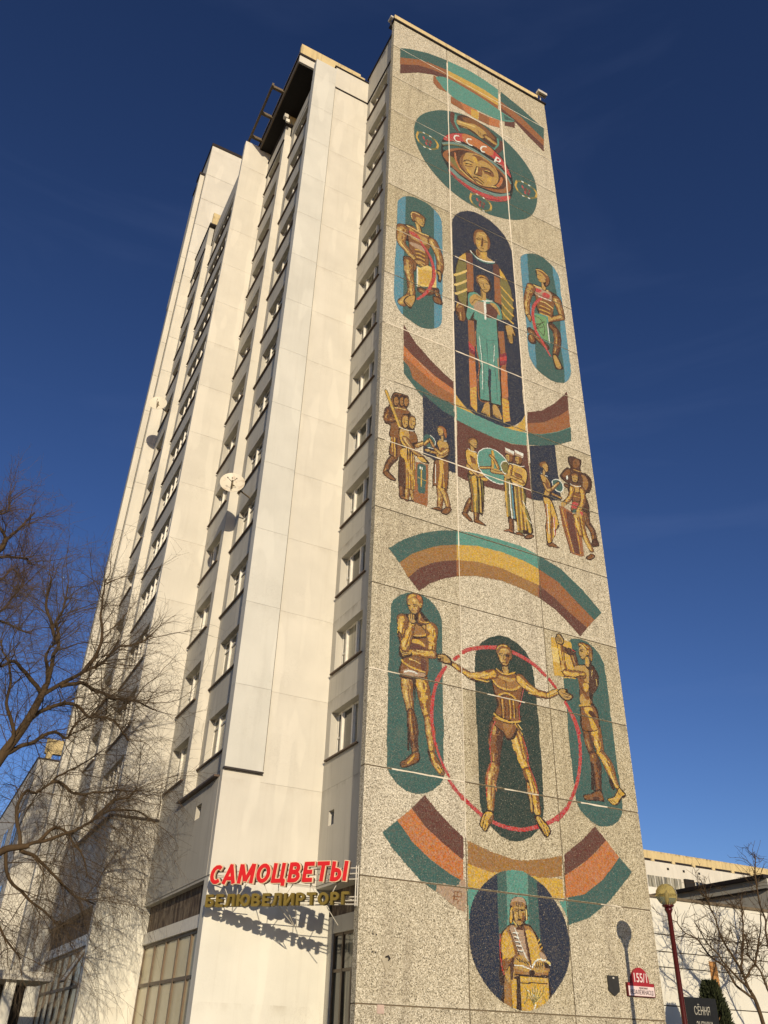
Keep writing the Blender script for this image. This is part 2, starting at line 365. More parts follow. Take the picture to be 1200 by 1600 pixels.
tp(box('attic_band', M['strip'], None, X2+.37, X2+.7, YB1+.6, YR2-.01, 47.9, 48.85))
tp(box('roof_flashing', M['flash'], None, X2-.1, X2+.6, YR2-.2, YB2, 48.85, 48.95))
tp(box('parapet_block', M['parapet'], None, X2+.05, X2+.75, YR2-.1, YR2+.1, 48.95, 50.0))
# canopy slab above strip 2
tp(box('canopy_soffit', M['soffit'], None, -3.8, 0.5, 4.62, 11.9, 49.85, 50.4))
tp(box('canopy_fascia', M['cream'], None, -3.86, 0.5, 4.5, 4.62, 49.85, 50.5))
tp(box('canopy_edge_trim', M['rust'], None, -3.86, -3.8, 4.62, 11.9, 49.85, 50.5))
tp(box('canopy_flashing', M['flash'], None, -3.92, 0.5, 4.44, 11.9, 50.5, 50.68))
for i in range(3): tp(box('parapet_block', M['parapet'], None, -3.84+i*1.3, -3.84+i*1.3+1.29, 4.5, 4.75, 50.68, 51.75))
tp(box('parapet_block', M['parapet'], None, -3.84, -3.6, 4.76, 11.8, 50.68, 51.3))
tp(box('pergola_beam', M['rust'], None, -4.66, -4.54, 6.9, 11.9, 50.35, 50.62))
for y in (7.0, 8.9, 10.7): tp(box('pergola_arm', M['rust'], None, -4.54, -3.86, y, y+.16, 50.4, 50.6))
# face 2 and strip 3
zz2 = [8.7, 11.62, 14.62, 17.62, 20.62, 23.62, 26.62, 29.62, 32.62, 35.62, 38.62, 41.62, 44.62, 47.6, 50.1]
blank(X3, X2+.3, YB2-.08, zz2, depth=.34, gap=.007)
blank(X3+.02, X2+.3, YB2, [5.75, 8.66])
tp(box('panel_lip', M['flash'], None, X3-.03, X2+.02, YB2-.13, YB2, 8.64, 8.70))
YR3 = 18.2
for k, z in enumerate(ZF):
    zb = z+3 if k < 12 else 47.4
    holed(X3, YR3, YB3, z if k else 5.8, zb, (18.75, 20.9, z+.98, z+2.5), 'strip')
    window(18.75, 20.9, z+.98, z+2.5, X3, (.4,), 0.5, sill=(.05, .3))
    xr = X3+.38
    holed(xr, YB2+.27, YR3, z+.28 if k else 8.75, (z+3.28 if k < 12 else 47.9), (11.7, 17.5, z+1.2, z+2.98), 'strip', depth=.62)
    window(11.7, 17.5, z+1.2, z+2.98, xr, (.14, .28, .43, .57, .71, .86), -0.76, sill=(.1, .5), glass=random.choice((0, 0, 0, 2)), xr=.16)
tp(box('reveal_face', M['cream'], None, X3+.005, X3+.42, YR3-.006, YR3+.04, 8.75, 47.9))
tp(box('wall_panel', M['strip'], None, X3, X3+.3, YB2+.27, YR3, 5.8, 8.66))
tp(box('ledge', M['sill'], None, X3-.16, X3+.4, YB2+.1, YR3+.15, 8.67, 8.73))
tp(box('attic_band', M['strip'], None, X3-.03, X3+.3, YR3, YB3-.03, 47.46, 49.7))
tp(box('flashing_line', M['flash'], None, X3-.08, X3+.28, YR3, YB3-.02, 47.4, 47.46))
tp(box('attic_band', M['strip'], None, X3+.35, X3+.7, YB2+.3, YR3-.01, 47.9, 49.7))
tp(box('roof_flashing', M['flash'], None, X3-.1, X3+.7, YR3-.3, YB3, 49.7, 49.82))
tp(box('parapet_block', M['parapet'], None, X3+.02, X3+.8, YR3-.25, YR3-.05, 49.82, 51.0))
# far stepped faces and the stair tower that rises above the roof
zz3 = [5.8+3*i for i in range(15)]
blank(-5.46, X3+.3, YB3, zz3+[50.4, 53.5, 56.5, 59.5, 63.2], depth=.3, gap=.02)
blank(X3+.3, 1.5, YB3, [49.2, 53.5, 56.5, 59.5, 63.2], depth=.3, gap=.02)
tp(box('stair_tower_wall', M['strip'], None, -5.44, 1.5, YB3+.3, 27, 49.2, 63.1))
tp(box('roof_flashing', M['flash'], None, -5.52, 1.5, YB3-.06, 27.1, 63.2, 63.5))
blank(-5.80, -5.46, 22.4, zz3+[50.4, 55, 60.2], depth=.3, gap=.02)
tp(box('side_wall', M['strip'], None, -5.79, -5.2, 22.7, 23.2, 5.8, 60.1))
tp(box('roof_flashing', M['flash'], None, -5.88, -5.2, 22.34, 23.3, 60.2, 60.45))
tp(box('wall_bracket', M['flash'], None, -4.3, -3.5, YB3-.12, YB3, 53.4, 53.46))
# ground floor: piers, glazing, decorated band, soffits
tp(box('soffit', M['strip'], None, X2+.02, X1+.6, YB1+.02, YB2, 5.72, 5.8))
tp(box('soffit', M['strip'], None, X1+.02, X1+1.0, .27, YB1, 5.72, 5.8))
tp(box('soffit', M['strip'], None, X3+.02, X2, YB2+.02, YB3, 5.72, 5.8))
tp(box('shop_wall', M['lowcream'], None, X2, 0.76, YB1+.005, YB1+.42, 0.12, 5.74))
tp(box('shop_wall', M['lowcream'], None, X3+.0, X2+.25, YB2+.005, YB2+.42, 0.0, 5.72))
tp(box('ground_floor_pier', M['lowcream'], None, -5.44, X3+.3, YB3, YB3+.5, 0, 5.8))
tp(box('ground_floor_side_wall', M['strip'], None, -5.79, -5.44, 22.4, 23.2, 0, 5.8))
deco = NT('worn_relief_band', 0.8); dn = deco.noise(3.2, 5, 0.7, stretch=(1, 1.6, .5))
deco.color(deco.ramp(dn, [(0.0, srgb(46, 38, 32)), (0.45, srgb(84, 70, 58)), (0.6, srgb(132, 118, 98)), (1, srgb(170, 156, 134))])); deco.bump(dn, .6, .05); M['deco'] = deco.m
gx = X2+.24
def shopfront(x, ya, yb, cols, rows, tag_):
    tp(box('relief_band', M['deco'], None, x, x+.1, ya, yb, 4.86, 5.72))
    tp(box('light_band', M['frame'], None, x-.1, x+.06, ya, yb, 4.5, 4.86))
    W = yb-ya; fr = MB(); fr.box(x, x+.1, ya, yb, 4.4, 4.5); fr.box(x, x+.1, ya, yb, 3.22, 3.32); fr.box(x, x+.1, ya, yb, .12, .22)
    for i in range(cols+1): fr.box(x-.01, x+.1, ya+W*i/cols-.04, ya+W*i/cols+.04, .22, 4.4)
    w = tp(fr.make('shop_window', M['framebrown']))
    for i in range(cols):
        a, b = ya+W*i/cols+.04, ya+W*(i+1)/cols-.04
        for c, d in ((.22, 3.22), (3.32, 4.4)):
            o = box('pane', M['shopglass'], None, x+.05, x+.08, a, b, c, d); o.parent = w; o.location = (0, 0, 0)
    return w
shopfront(gx, YB1+.42, YB2, 5, 2, 'a')
w = shopfront(X3+.24, YB2+.42, YB3, 7, 2, 'b')
# open top-hung casement in the second shopfront
oc = MB(); 
for a, b in ((0, .06), (1.0, 1.06)): oc.box(-.02, .04, a, b, -1.25, 0)
oc.box(-.02, .04, .06, 1.0, -.06, 0); oc.box(-.02, .04, .06, 1.0, -1.25, -1.19)
oo = oc.make('open_casement', M['framebrown'], w, (X3+.2, 12.0, 4.45)); oo.rotation_euler = (0, R(28), 0)
pp = MB().box(0, .02, .06, 1.0, -1.19, -.06).make('pane', M['shopglass'], oo)
# entrance door niche between the shop wall and the end wall
dx = 0.84
tp(box('relief_band', M['deco'], None, dx, dx+.1, .28, YB1, 4.98, 5.72))
tp(box('light_band', M['strip'], None, dx-.06, dx+.06, .28, YB1, 4.52, 4.98))
tp(box('door_jamb', M['strip'], None, 0.76, 1.1, YB1-.3, YB1+.3, .12, 4.98))
fr = MB()
for y in (.3, 1.9, 2.65, 3.25): fr.box(dx-.02, dx+.08, y, y+.07, .12, 4.52)
for z in (.12, 3.5, 4.45): fr.box(dx-.01, dx+.08, .3, 3.3, z, z+.08)
fr.box(dx-.04, dx+.06, 1.97, 2.05, .2, 3.5); fr.box(dx-.04, dx+.06, 2.57, 2.65, .2, 3.5)
dw = tp(fr.make('entrance_door', M['framebrown']))
for a, b, gm in ((.37, 1.9, 'glass1'), (2.05, 2.57, 'glass2'), (2.72, 3.25, 'glass0')):
    for c, d in ((.2, 3.5), (3.58, 4.45)):
        o = box('pane', M[gm], None, dx+.02, dx+.05, a, b, c, d); o.parent = dw
# --------------------------------------------------------- lower wing behind, far left
wing = empty('lower_wing', (-3, 45, 0), 'lower cream wing with a yellowish parapet behind the tower at far left', 'building')
for o in (box('wing_wall', M['cream'], None, -6.65, 4, 25, 80, 0, 13.9), box('wing_parapet', M['parapet'], None, -6.4, 4, 25.3, 25.6, 14.35, 15.1),
          box('wing_post', M['parapet'], None, -6.3, -6.0, 25.3, 25.6, 13.9, 14.35), box('wing_flashing', M['flash'], None, -6.7, 4, 24.95, 80, 13.9, 13.98)):
    o.parent = wing; o.location = (3, -45, 0)
for i in range(9):
    for k in range(3):
        o = MB().box(-.03, .06, 0, 2.0, 0, 1.5).box(-.05, -.03, .95, 1.05, 0, 1.5).make('wing_window', [M['glass0']], wing, (-6.65+3, 27+i*5.2-45, 3+k*3.6))
porch = empty('entrance_porch', (-7, 15, 0), 'flat roofed entrance porch with pale columns at lower left corner', 'porch')
for nm, b, m in (('porch_roof', (-8.6, -5.4, 13, 17, 3.35, 3.62), 'cream'), ('porch_column', (-8.4, -8.05, 13.3, 13.65, 0, 3.35), 'lowcream'),
                 ('porch_column', (-6.9, -6.55, 13.3, 13.65, 0, 3.35), 'lowcream'), ('porch_opening', (-8.0, -5.8, 16.6, 16.8, 0, 3.35), 'soffit')):  # dark sheet at the back stands in for the shaded entrance opening
    o = box(nm, M[m], None, *b); o.parent = porch; o.location = (7, -15, 0)

# ------------------------------------------------------------------ mosaics of small tesserae
CELL=2.5; NX,NZ=416,2010
PAL={'G':(58,92,84),'g':(88,142,124),'B':(84,136,150),'N':(32,42,60),'K':(28,34,36),'E':(36,56,50),'L':(112,150,96),
 'R':(186,58,54),'r':(130,40,50),'O':(190,112,60),'o':(152,92,52),'M':(98,56,46),'Y':(204,158,66),'y':(222,186,106),
 's':(184,142,74),'b':(128,80,42),'d':(78,46,34),'k':(48,28,24),'c':(156,108,56),'e':(122,110,58),'t':(176,142,112),'h':(112,138,126),'W':(232,226,208)}
KEYS=list(PAL)
def smooth_ring(p,closed):
    n=len(p); out=[]
    for i in range(n if closed else n-1):
        q=[p[(i+k-1)%n] if closed else p[min(max(i+k-1,0),n-1)] for k in range(4)]
        for t in (0,.25,.5,.75):
            out.append(.5*(2*q[1]+(q[2]-q[0])*t+(2*q[0]-5*q[1]+4*q[2]-q[3])*t*t+(3*q[1]-q[0]-3*q[2]+q[3])*t**3))
    if not closed: out.append(p[-1])
    return np.array(out)
def rasterize(text):
    col=np.full((NZ,NX),-1,np.int16); obj=np.full((NZ,NX),-1,np.int16); prt=np.full((NZ,NX),-1,np.int16)
    objs=[];parts=[]; co=cp=-1
    g=np.random.default_rng(5).normal(0,1,(NZ,NX))
    def blur(a,k):
        for ax in (0,1): a=sum(np.roll(a,i,ax) for i in range(-k,k+1))/(2*k+1)
        return a
    n1=blur(g,1); n1/=n1.std(); n2=blur(blur(np.roll(g,77,0),3),3); n2/=n2.std()
    def paint(m,z0,x0,c,clip):
        sl=(slice(z0,z0+m.shape[0]),slice(x0,x0+m.shape[1]))
        if clip: m=m&(obj[sl]==co)
        col[sl][m]=KEYS.index(c); obj[sl][m]=co; prt[sl][m]=cp
    def box(p,pad):
        x0=max(int((p[:,0].min()-pad)/CELL),0); x1=min(int((p[:,0].max()+pad)/CELL)+2,NX)
        z0=max(int((p[:,1].min()-pad)/CELL),0); z1=min(int((p[:,1].max()+pad)/CELL)+2,NZ)
        X,Z=np.meshgrid((np.arange(x0,x1)+.5)*CELL,(np.arange(z0,z1)+.5)*CELL); return x0,z0,X,Z
    def poly(c,p,clip):
        x0,z0,X,Z=box(p,0)
        if X.size==0: return
        m=np.zeros(X.shape,bool); n=len(p)
        for i in range(n):
            xa,za=p[i]; xb,zb=p[(i+1)%n]
            if za==zb: continue
            c1=(za>Z)!=(zb>Z); m^=c1&(X<(xb-xa)*(Z-za)/(zb-za)+xa)
        paint(m,z0,x0,c,clip)
    def stroke(c,p,clip,add=0,k=1,off=0,rough=0,brk=0):
        q=p.copy(); q[:,0]+=off*p[:,2]; r=(q[:,2]*k+2*add)/2; r=np.maximum(r,CELL*.55)
        x0,z0,X,Z=box(q,r.max())
        if X.size==0: return
        m=np.zeros(X.shape,bool)
        for i in range(len(q)-1):
            ax,az=q[i,:2]; bx,bz=q[i+1,:2]; L=(bx-ax)**2+(bz-az)**2+1e-6
            t=np.clip(((X-ax)*(bx-ax)+(Z-az)*(bz-az))/L,0,1)
            rad=r[i]+(r[i+1]-r[i])*t
            if rough: rad=rad*np.clip(1+rough*(.5*n1[z0:z0+X.shape[0],x0:x0+X.shape[1]]+n2[z0:z0+X.shape[0],x0:x0+X.shape[1]]),.2,1.6)
            m|=((X-ax-t*(bx-ax))**2+(Z-az-t*(bz-az))**2)<rad**2
        if brk: m&=n2[z0:z0+X.shape[0],x0:x0+X.shape[1]]>brk
        paint(m,z0,x0,c,clip)
    TONE={'b':'kbsy','d':'kdbc','n':'kdbs','g':'kbYy','o':'keYy'}
    for ln in text.strip().split('\n'):
        if ln[0]=='#':
            o,p=ln[1:].split()
            if o not in objs: objs.append(o)
            co=objs.index(o)
            if p not in parts: parts.append(p)
            cp=parts.index(p); continue
        tok=ln.split(); h=tok[0]; k=h[0]
        if k=='P':
            p=np.array([[float(v) for v in t.split(',')] for t in tok[1:]])
            if h[2]=='1': p=smooth_ring(p,True)
            poly(h[1],p,h[3]=='1')
        elif k=='S':
            p=np.array([[float(v) for v in t.split(',')] for t in tok[1:]])
            if len(p)==1: p=np.vstack([p,p])
            if h[2]=='1' and len(p)>2: p=smooth_ring(p,False)
            stroke(h[1],p,h[3]=='1')
        else:
            p=np.array([[float(v) for v in t.split(',')] for t in tok[2:]])
            if len(p)>2: p=smooth_ring(p,False)
            c=TONE[h[1]]; cl=h[2]=='1'
            stroke(c[0],p,cl,add=float(tok[1])); stroke(c[1],p,cl); stroke(c[2],p,cl,k=.60,off=-.10,rough=.28); stroke('b' if c[2]=='s' or c[2]=='Y' else 'd',p,cl,k=.12,off=.10,rough=.3,brk=.2); stroke(c[3],p,cl,k=.14,off=-.16,rough=.25,brk=.25)
    return col,obj,prt,objs,parts

MOSAIC = """
#rainbow_mosaic_top band
PG00 41,4768 97,4809 213,4871 332,4905 339,4906 337,4805 236,4784 155,4753 42,4673
Po00 42,4673 155,4753 236,4784 337,4805 337,4749 247,4730 155,4695 44,4608
PM00 44,4608 155,4695 247,4730 337,4749 336,4708 247,4681 156,4624 45,4522
Pg00 349,4907 503,4931 603,4920 690,4899 685,4795 598,4814 499,4815 347,4806
PY00 347,4806 499,4815 598,4814 685,4795 681,4728 497,4749 346,4750
Po00 346,4750 497,4749 681,4728 678,4676 496,4708 345,4709
PG00 708,4894 853,4835 928,4792 1003,4753 1006,4756 995,4640 992,4638 846,4738 702,4790
Po00 702,4790 846,4738 992,4638 995,4640 988,4571 840,4662 698,4724
PM00 698,4724 840,4662 988,4571 983,4511 872,4590 789,4662 695,4673
#rainbow_mosaic_top lens
Po00 249,4677 249,4606 281,4574 332,4581 333,4649 282,4678
Po00 359,4565 360,4497 465,4490 490,4530 420,4562
PO00 420,4562 453,4488 512,4479 533,4564
PY00 490,4548 490,4479 535,4476 544,4556
Po00 544,4556 538,4478 607,4484 611,4564
PO00 611,4564 607,4484 679,4513 683,4585
PM00 719,4622 716,4564 787,4593 792,4664
Pg10 268,4675 341,4724 496,4721 593,4710 697,4685 792,4664 685,4589 515,4568 397,4560 356,4580 316,4600 287,4638
PG00 715,4672 752,4665 792,4664 719,4619
#cosmonaut_oval_mosaic field
PG10 135,4098 144,4164 167,4226 207,4290 282,4370 367,4423 453,4454 541,4459 643,4448 716,4413 787,4362 849,4285 888,4202 898,4111 892,4012 866,3912 820,3828 744,3761 666,3722 576,3696 497,3698 418,3708 334,3740 258,3799 200,3866 162,3939 139,4016
#cosmonaut_oval_mosaic handshake
SM11 370,4405,31.3 369,4327,30.8 396,4281,30.6
Sg11 389,4409,12.8 385,4339,12.6 408,4283,12.4
Pd11 402,4409 468,4460 555,4454 648,4405 661,4362 639,4301 592,4296 521,4320 450,4333 407,4315
Pb11 431,4416 497,4456 584,4439 640,4388 624,4366 552,4384 466,4386
Ps11 396,4370 437,4384 473,4397 503,4414 535,4413 571,4404 588,4378 579,4343 549,4319 521,4335 493,4345 443,4332 399,4331
Sk11 400,4325,6.8 450,4343,6.8 500,4340,6.9 549,4316,6.9 583,4346,7.0
Sy11 408,4362,8.8 466,4380,8.9 509,4393,9.0
Sd11 530,4373,4.0 537,4340,4.0
Sd11 542,4368,4.0 549,4339,4.0
Sd11 554,4364,4.0 562,4338,4.0
Sd11 566,4360,4.0 574,4337,4.0
Tb10 4.0 587,4354,40 645,4335,34
Sg11 659,4392,13.2 660,4341,13.1 628,4270,12.8
SM11 684,4379,30.5 677,4329,30.2 648,4272,29.7
#cosmonaut_oval_mosaic helmet
PK11 295,3989 295,4074 307,4141 342,4204 399,4256 477,4295 563,4292 648,4264 710,4197 736,4108 737,4013 720,3932 697,3885 653,3845 582,3815 501,3812 422,3838 350,3880 318,3931
PR11 307,4131 339,4196 406,4256 477,4289 562,4285 647,4252 702,4186 729,4103 704,4115 657,4170 587,4200 502,4211 425,4197 348,4144
PO11 427,4265 477,4289 562,4285 623,4264 601,4199 502,4211 439,4201
Sh11 307,4092,18.1 375,4145,18.5 459,4175,18.8 550,4167,19.0 627,4144,19.2 689,4103,19.2 718,4048,19.0
Se11 307,4081,7.2 375,4131,7.4 459,4159,7.5 549,4150,7.6 626,4126,7.6 688,4085,7.6
PG11 306,4063 375,4123 458,4150 514,4156 444,4139 367,4093 313,4039
Po11 302,3999 337,4064 409,4127 486,4157 571,4152 647,4119 699,4082 723,4018 702,3957 643,3915 572,3892 477,3889 390,3912 331,3954
Pd11 332,4016 367,4074 430,4126 514,4148 598,4130 667,4091 693,4031 674,3969 615,3925 539,3906 451,3920 385,3955
Pe11 336,4009 369,4014 398,3950 418,3927 384,3941 345,3978
Ph11 357,3922 403,3894 476,3875 558,3877 642,3904 705,3955 704,3935 627,3873 543,3847 462,3846 389,3866 337,3903
PR11 338,3899 389,3866 462,3843 543,3846 626,3871 706,3932 701,3892 631,3835 555,3803 474,3809 395,3837 342,3873
Sr11 342,3884,6.9 395,3846,6.9 474,3818,6.9 555,3812,7.0 639,3847,7.2
SO11 377,4062,11.8 382,4004,11.6 405,3950,11.5
Sy11 405,3950,7.1 464,3913,7.1 539,3908,7.2 624,3949,7.3
SO11 666,4050,17.0 656,4006,16.8 635,3962,16.6
#cosmonaut_oval_mosaic face
Ps11 408,4042 443,4110 486,4140 542,4155 598,4140 634,4105 645,4055 634,3991 589,3926 539,3906 478,3920 432,3953 407,3984
Pb11 408,4032 422,4080 443,4105 426,4055 426,3998 452,3960 432,3953 409,3976
Pb11 485,4125 542,4147 598,4128 628,4091 583,4118 541,4117 512,4086
Pb11 510,4042 538,4048 543,4014 535,3980 500,3965 515,4004
Pb11 538,4057 581,4078 612,4061 614,4024 578,4019 551,4028
PY11 485,4115 510,4114 515,4075 494,4074
PY11 577,3995 600,4007 591,3968 570,3965
PY11 445,3978 473,3974 471,3947 452,3955
Sy11 510,4039,6.4 505,3995,6.4
Sc11 420,4002,12.6 439,3960,12.5 478,3927,12.5 532,3913,12.5
Sc11 549,4142,9.5 598,4128,9.5 631,4084,9.5
Sd11 427,4027,7.2 450,4056,7.3 484,4059,7.4
Sk11 442,4018,8.2 458,4035,8.2 476,4033,8.2
Sy11 444,4031,4.5 472,4043,4.6
Sb11 436,4000,7.2 461,4008,7.2 482,4022,7.3
Sd11 538,4057,7.4 581,4074,7.5 610,4057,7.5
Sk11 560,4034,8.3 580,4046,8.4 593,4039,8.4
Sy11 560,4046,4.6 589,4054,4.7
Sb11 556,4019,7.4 579,4024,7.4 598,4025,7.4
Sk11 510,4042,7.4 493,3972,7.2 511,3970,7.2 535,3978,7.3
Sk11 485,3936,8.0 510,3948,8.1 547,3932,8.1
Sd11 495,3925,8.0 519,3922,8.1 539,3913,8.1
Sy11 513,4035,7.4 506,3988,7.3
Sk11 452,3950,7.1 485,3913,7.1 531,3894,7.1 587,3918,7.2
#cosmonaut_oval_mosaic letters
SW11 404,4230,8.5 382,4217,8.5 375,4189,8.4 388,4174,8.4 411,4183,8.4
SW11 481,4258,8.7 460,4246,8.6 453,4220,8.6 466,4203,8.5 485,4207,8.6
SW11 578,4262,8.8 555,4248,8.7 541,4218,8.7 548,4200,8.6 564,4206,8.7
SW01 627,4168,9.6 644,4217,9.8
SW11 644,4217,8.8 665,4210,8.8 658,4187,8.7 635,4181,8.7
#cosmonaut_oval_mosaic emblem
SY11 158,4081,11.5 150,4035,11.3 165,4001,11.3
SY11 256,4086,11.6 274,4060,11.6 268,4022,11.5
Se11 161,4082,10.6 190,4096,10.7 230,4095,10.7 258,4082,10.7
Se11 166,4002,10.4 197,3987,10.4 236,3993,10.5 267,4021,10.6
SW11 188,4098,8.0 194,4098,8.0
SW11 226,4096,8.0 233,4096,8.0
SW11 192,3982,7.8 198,3982,7.8
SW11 224,3987,7.8 231,3987,7.8
SR11 189,4062,10.6 192,4049,10.5
Sr11 209,4053,10.6 211,4041,10.6
Sr11 230,4056,10.6 232,4043,10.6
SR11 205,4024,10.5 207,4012,10.5
Sr11 224,4027,10.5 227,4015,10.5
Sb11 196,4041,5.3 217,4034,5.3
Se11 215,4059,4.4 232,4034,4.4
SY11 766,4097,12.6 754,4048,12.4 767,4012,12.3
SY11 877,4102,12.8 894,4075,12.7 884,4034,12.6
Se11 770,4097,11.6 804,4113,11.7 848,4111,11.8 878,4098,11.8
Se11 769,4013,11.4 802,3997,11.4 847,4004,11.5 883,4033,11.6
SW11 801,4115,8.8 808,4115,8.8
SW11 844,4112,8.8 851,4113,8.8
SW11 796,3991,8.5 803,3992,8.5
SW11 833,3997,8.6 840,3997,8.6
SR11 800,4076,11.6 802,4063,11.6
Sr11 821,4067,11.6 823,4054,11.6
Sr11 845,4070,11.7 846,4057,11.6
SR11 814,4036,11.5 816,4023,11.5
Sr11 836,4040,11.6 838,4027,11.5
Sb11 805,4054,5.8 828,4046,5.8
Se11 829,4074,4.9 846,4047,4.8
SY11 468,3793,11.2 459,3749,11.1 472,3716,11.0
SY11 569,3795,11.4 585,3770,11.4 578,3733,11.2
Se11 472,3793,10.4 502,3806,10.4 542,3804,10.5 570,3791,10.5
Se11 473,3717,10.2 505,3702,10.2 545,3707,10.3 577,3732,10.4
SW11 499,3808,7.8 506,3808,7.8
SW11 538,3805,7.9 545,3805,7.9
SW11 499,3697,7.6 506,3697,7.6
SW11 533,3701,7.7 539,3701,7.7
SR11 499,3773,10.4 502,3761,10.3
Sr11 519,3765,10.4 521,3753,10.3
Sr11 541,3766,10.4 543,3755,10.4
SR11 514,3737,10.3 516,3725,10.3
Sr11 534,3739,10.3 536,3728,10.3
Sb11 505,3753,5.2 526,3746,5.2
Se11 526,3770,4.3 543,3746,4.3
#left_upper_capsule_mosaic field
PB10 53,3415 52,3453 66,3490 93,3524 135,3547 178,3551 217,3546 256,3522 280,3495 291,3445 292,3302 292,3123 287,2923 284,2814 273,2771 246,2742 212,2723 173,2716 131,2729 89,2748 63,2784 51,2820 48,2877 48,3042 53,3219
PG01 94,3538 249,3640 244,2715 93,2641 92,2794 91,3067 94,3305
#left_upper_capsule_mosaic figure
Tb00 2.5 87,2813,38 129,2883,35 126,2958,33 109,3060,27
Pk10 87,3099 113,3120 153,3125 160,3089 151,3044 132,3033 101,3027
Pb10 91,3093 113,3113 149,3114 156,3087 145,3046 114,3029 96,3036
Tb00 2.7 116,3081,47 121,3010,41 130,2949,32 138,2887,28
Pk10 93,2827 116,2871 151,2894 155,2870 138,2818 132,2799 117,2802
Ps10 100,2831 121,2870 146,2887 149,2866 134,2816 119,2811
Sd10 102,2831,3.0 108,2823,3.0
Sd10 110,2827,3.0 116,2820,3.0
Sd10 117,2822,3.0 124,2816,3.0
Sd10 125,2818,3.0 132,2813,3.0
Tn00 2.7 179,2937,34 212,2943,32 257,2984,29
Tn00 2.7 257,2973,27 274,2916,26
Pk10 238,2936 274,2944 287,2904 247,2897
Pb10 244,2930 272,2936 281,2908 249,2903
Pk10 65,3299 92,3324 133,3338 170,3320 217,3324 254,3304 259,3270 221,3236 221,3112 216,3098 140,3106 119,3141 111,3219 71,3195
Pb10 106,3312 138,3334 170,3317 217,3318 226,3251 212,3207 214,3114 149,3117 124,3149 116,3221
Ps10 119,3311 152,3297 203,3297 217,3281 203,3249 157,3246 125,3256
Pt10 121,3218 157,3228 203,3225 198,3199 157,3198 125,3203
PR10 117,3294 156,3294 175,3269 152,3267 122,3276
SY10 150,3185,6.1 171,3194,6.1 196,3191,6.2
Sk10 146,3173,2.8 171,3181,2.8 198,3180,2.8
SY10 152,3162,6.1 171,3169,6.1 196,3166,6.1
Sk10 147,3149,2.7 171,3156,2.8 198,3154,2.8
SY10 153,3138,6.0 171,3144,6.1 196,3141,6.1
Sk10 149,3125,2.7 171,3131,2.7 198,3129,2.8
SY10 155,3114,6.0 171,3119,6.0 196,3116,6.0
Sk10 151,3102,2.7 171,3106,2.7 198,3104,2.7
Sy10 105,3321,6.8 138,3319,6.9 179,3314,6.9 217,3318,7.0
Tb00 2.9 83,3286,59 76,3197,43 108,3157,35 158,3111,24
Tb00 2.8 158,3111,24 194,3091,22
Ps10 158,3117 180,3118 203,3096 180,3089
Sk10 171,3101,4.4 189,3088,4.4 205,3083,4.4
Sk10 178,3114,3.3 198,3105,3.3
Tb00 2.9 240,3289,51 268,3227,41 279,3162,37 273,3095,27
Pk10 258,3110 283,3118 287,3074 280,3042 264,3044 266,3080
Ps10 262,3103 278,3107 280,3070 275,3053 271,3083
Sk10 260,3105,3.3 262,3072,3.3
Sk10 156,3373,27.9 170,3333,27.7
Ss10 156,3373,21.0 168,3325,20.7
Sy10 156,3361,5.2 163,3322,5.2
Pk10 120,3414 127,3437 155,3452 179,3448 203,3434 200,3407 196,3373 186,3358 170,3360 151,3374 130,3370
Ps10 130,3420 155,3442 184,3438 195,3417 191,3373 182,3363 165,3367 151,3380 135,3391
Pb10 124,3419 132,3437 160,3448 198,3431 174,3419 155,3414 144,3385 135,3373 127,3393
Sy10 130,3389,4.1 125,3417,4.1 137,3436,4.1 169,3437,4.2
Sk10 174,3416,4.1 189,3418,4.1
Sk10 184,3410,3.5 192,3396,3.5 186,3391,3.5
Sk10 181,3376,2.9 192,3384,2.9
Sk10 151,3402,2.9 153,3381,2.9 170,3360,2.9
#left_upper_capsule_mosaic parchment
Py00 157,3080 176,3081 212,3116 237,3116 258,3110 258,2996 216,2979 160,2951
SY10 198,3071,16.3 203,2989,15.9
PY00 167,3064 248,3099 248,3007 172,2972
SW00 159,3077,4.3 160,2954,4.2
#left_upper_capsule_mosaic ribbon
SR10 156,3288,11.4 184,3244,11.3 221,3188,15.7 242,3118,17.7 244,3051,18.5 225,2984,16.0
SR10 225,2978,16.0 199,2925,13.6 162,2874,10.2
Sr10 180,3235,3.9 217,3180,3.9 235,3114,3.9 238,3047,3.8
#arched_mosaic field
PN00 348,3494 351,3521 370,3567 399,3607 441,3641 482,3657 523,3659 573,3649 621,3621 657,3584 679,3540 693,3491 694,3420 692,3300 694,3204 692,3018 349,2844 349,3110 347,3347
PN00 346,2896 693,3074 694,2962 691,2727 688,2549 690,2449 667,2406 634,2373 594,2345 540,2331 481,2327 426,2341 380,2373 355,2403 345,2419 344,2655
#arched_mosaic yellow_edge
PY00 344,2417 366,2392 394,2367 430,2350 481,2335 541,2335 594,2345 642,2372 678,2419 692,2454 687,2361 623,2332 562,2320 502,2316 444,2324 393,2343 358,2356 343,2362
#arched_mosaic figure
Po00 418,2879 451,2895 448,2677 449,2489 446,2365 416,2384 416,2601
Po00 577,2887 611,2904 610,2752 606,2557 612,2384 576,2366 586,2679
PO00 416,2645 448,2642 450,2506 416,2483
PY00 415,2480 448,2505 446,2363 417,2389
PO00 580,2676 612,2659 609,2516 576,2497
PY00 576,2499 610,2495 609,2387 575,2361
SO10 417,2471,3.3 431,2481,3.3 447,2479,3.4
SO10 577,2481,3.4 594,2471,3.4 612,2483,3.5
SO10 416,2452,3.3 430,2462,3.3 446,2461,3.3
SO10 576,2460,3.4 593,2450,3.4 611,2462,3.4
SO10 415,2433,3.3 430,2443,3.3 445,2442,3.3
SO10 575,2438,3.4 592,2429,3.4 610,2440,3.4
SO10 415,2414,3.3 429,2425,3.3 445,2423,3.3
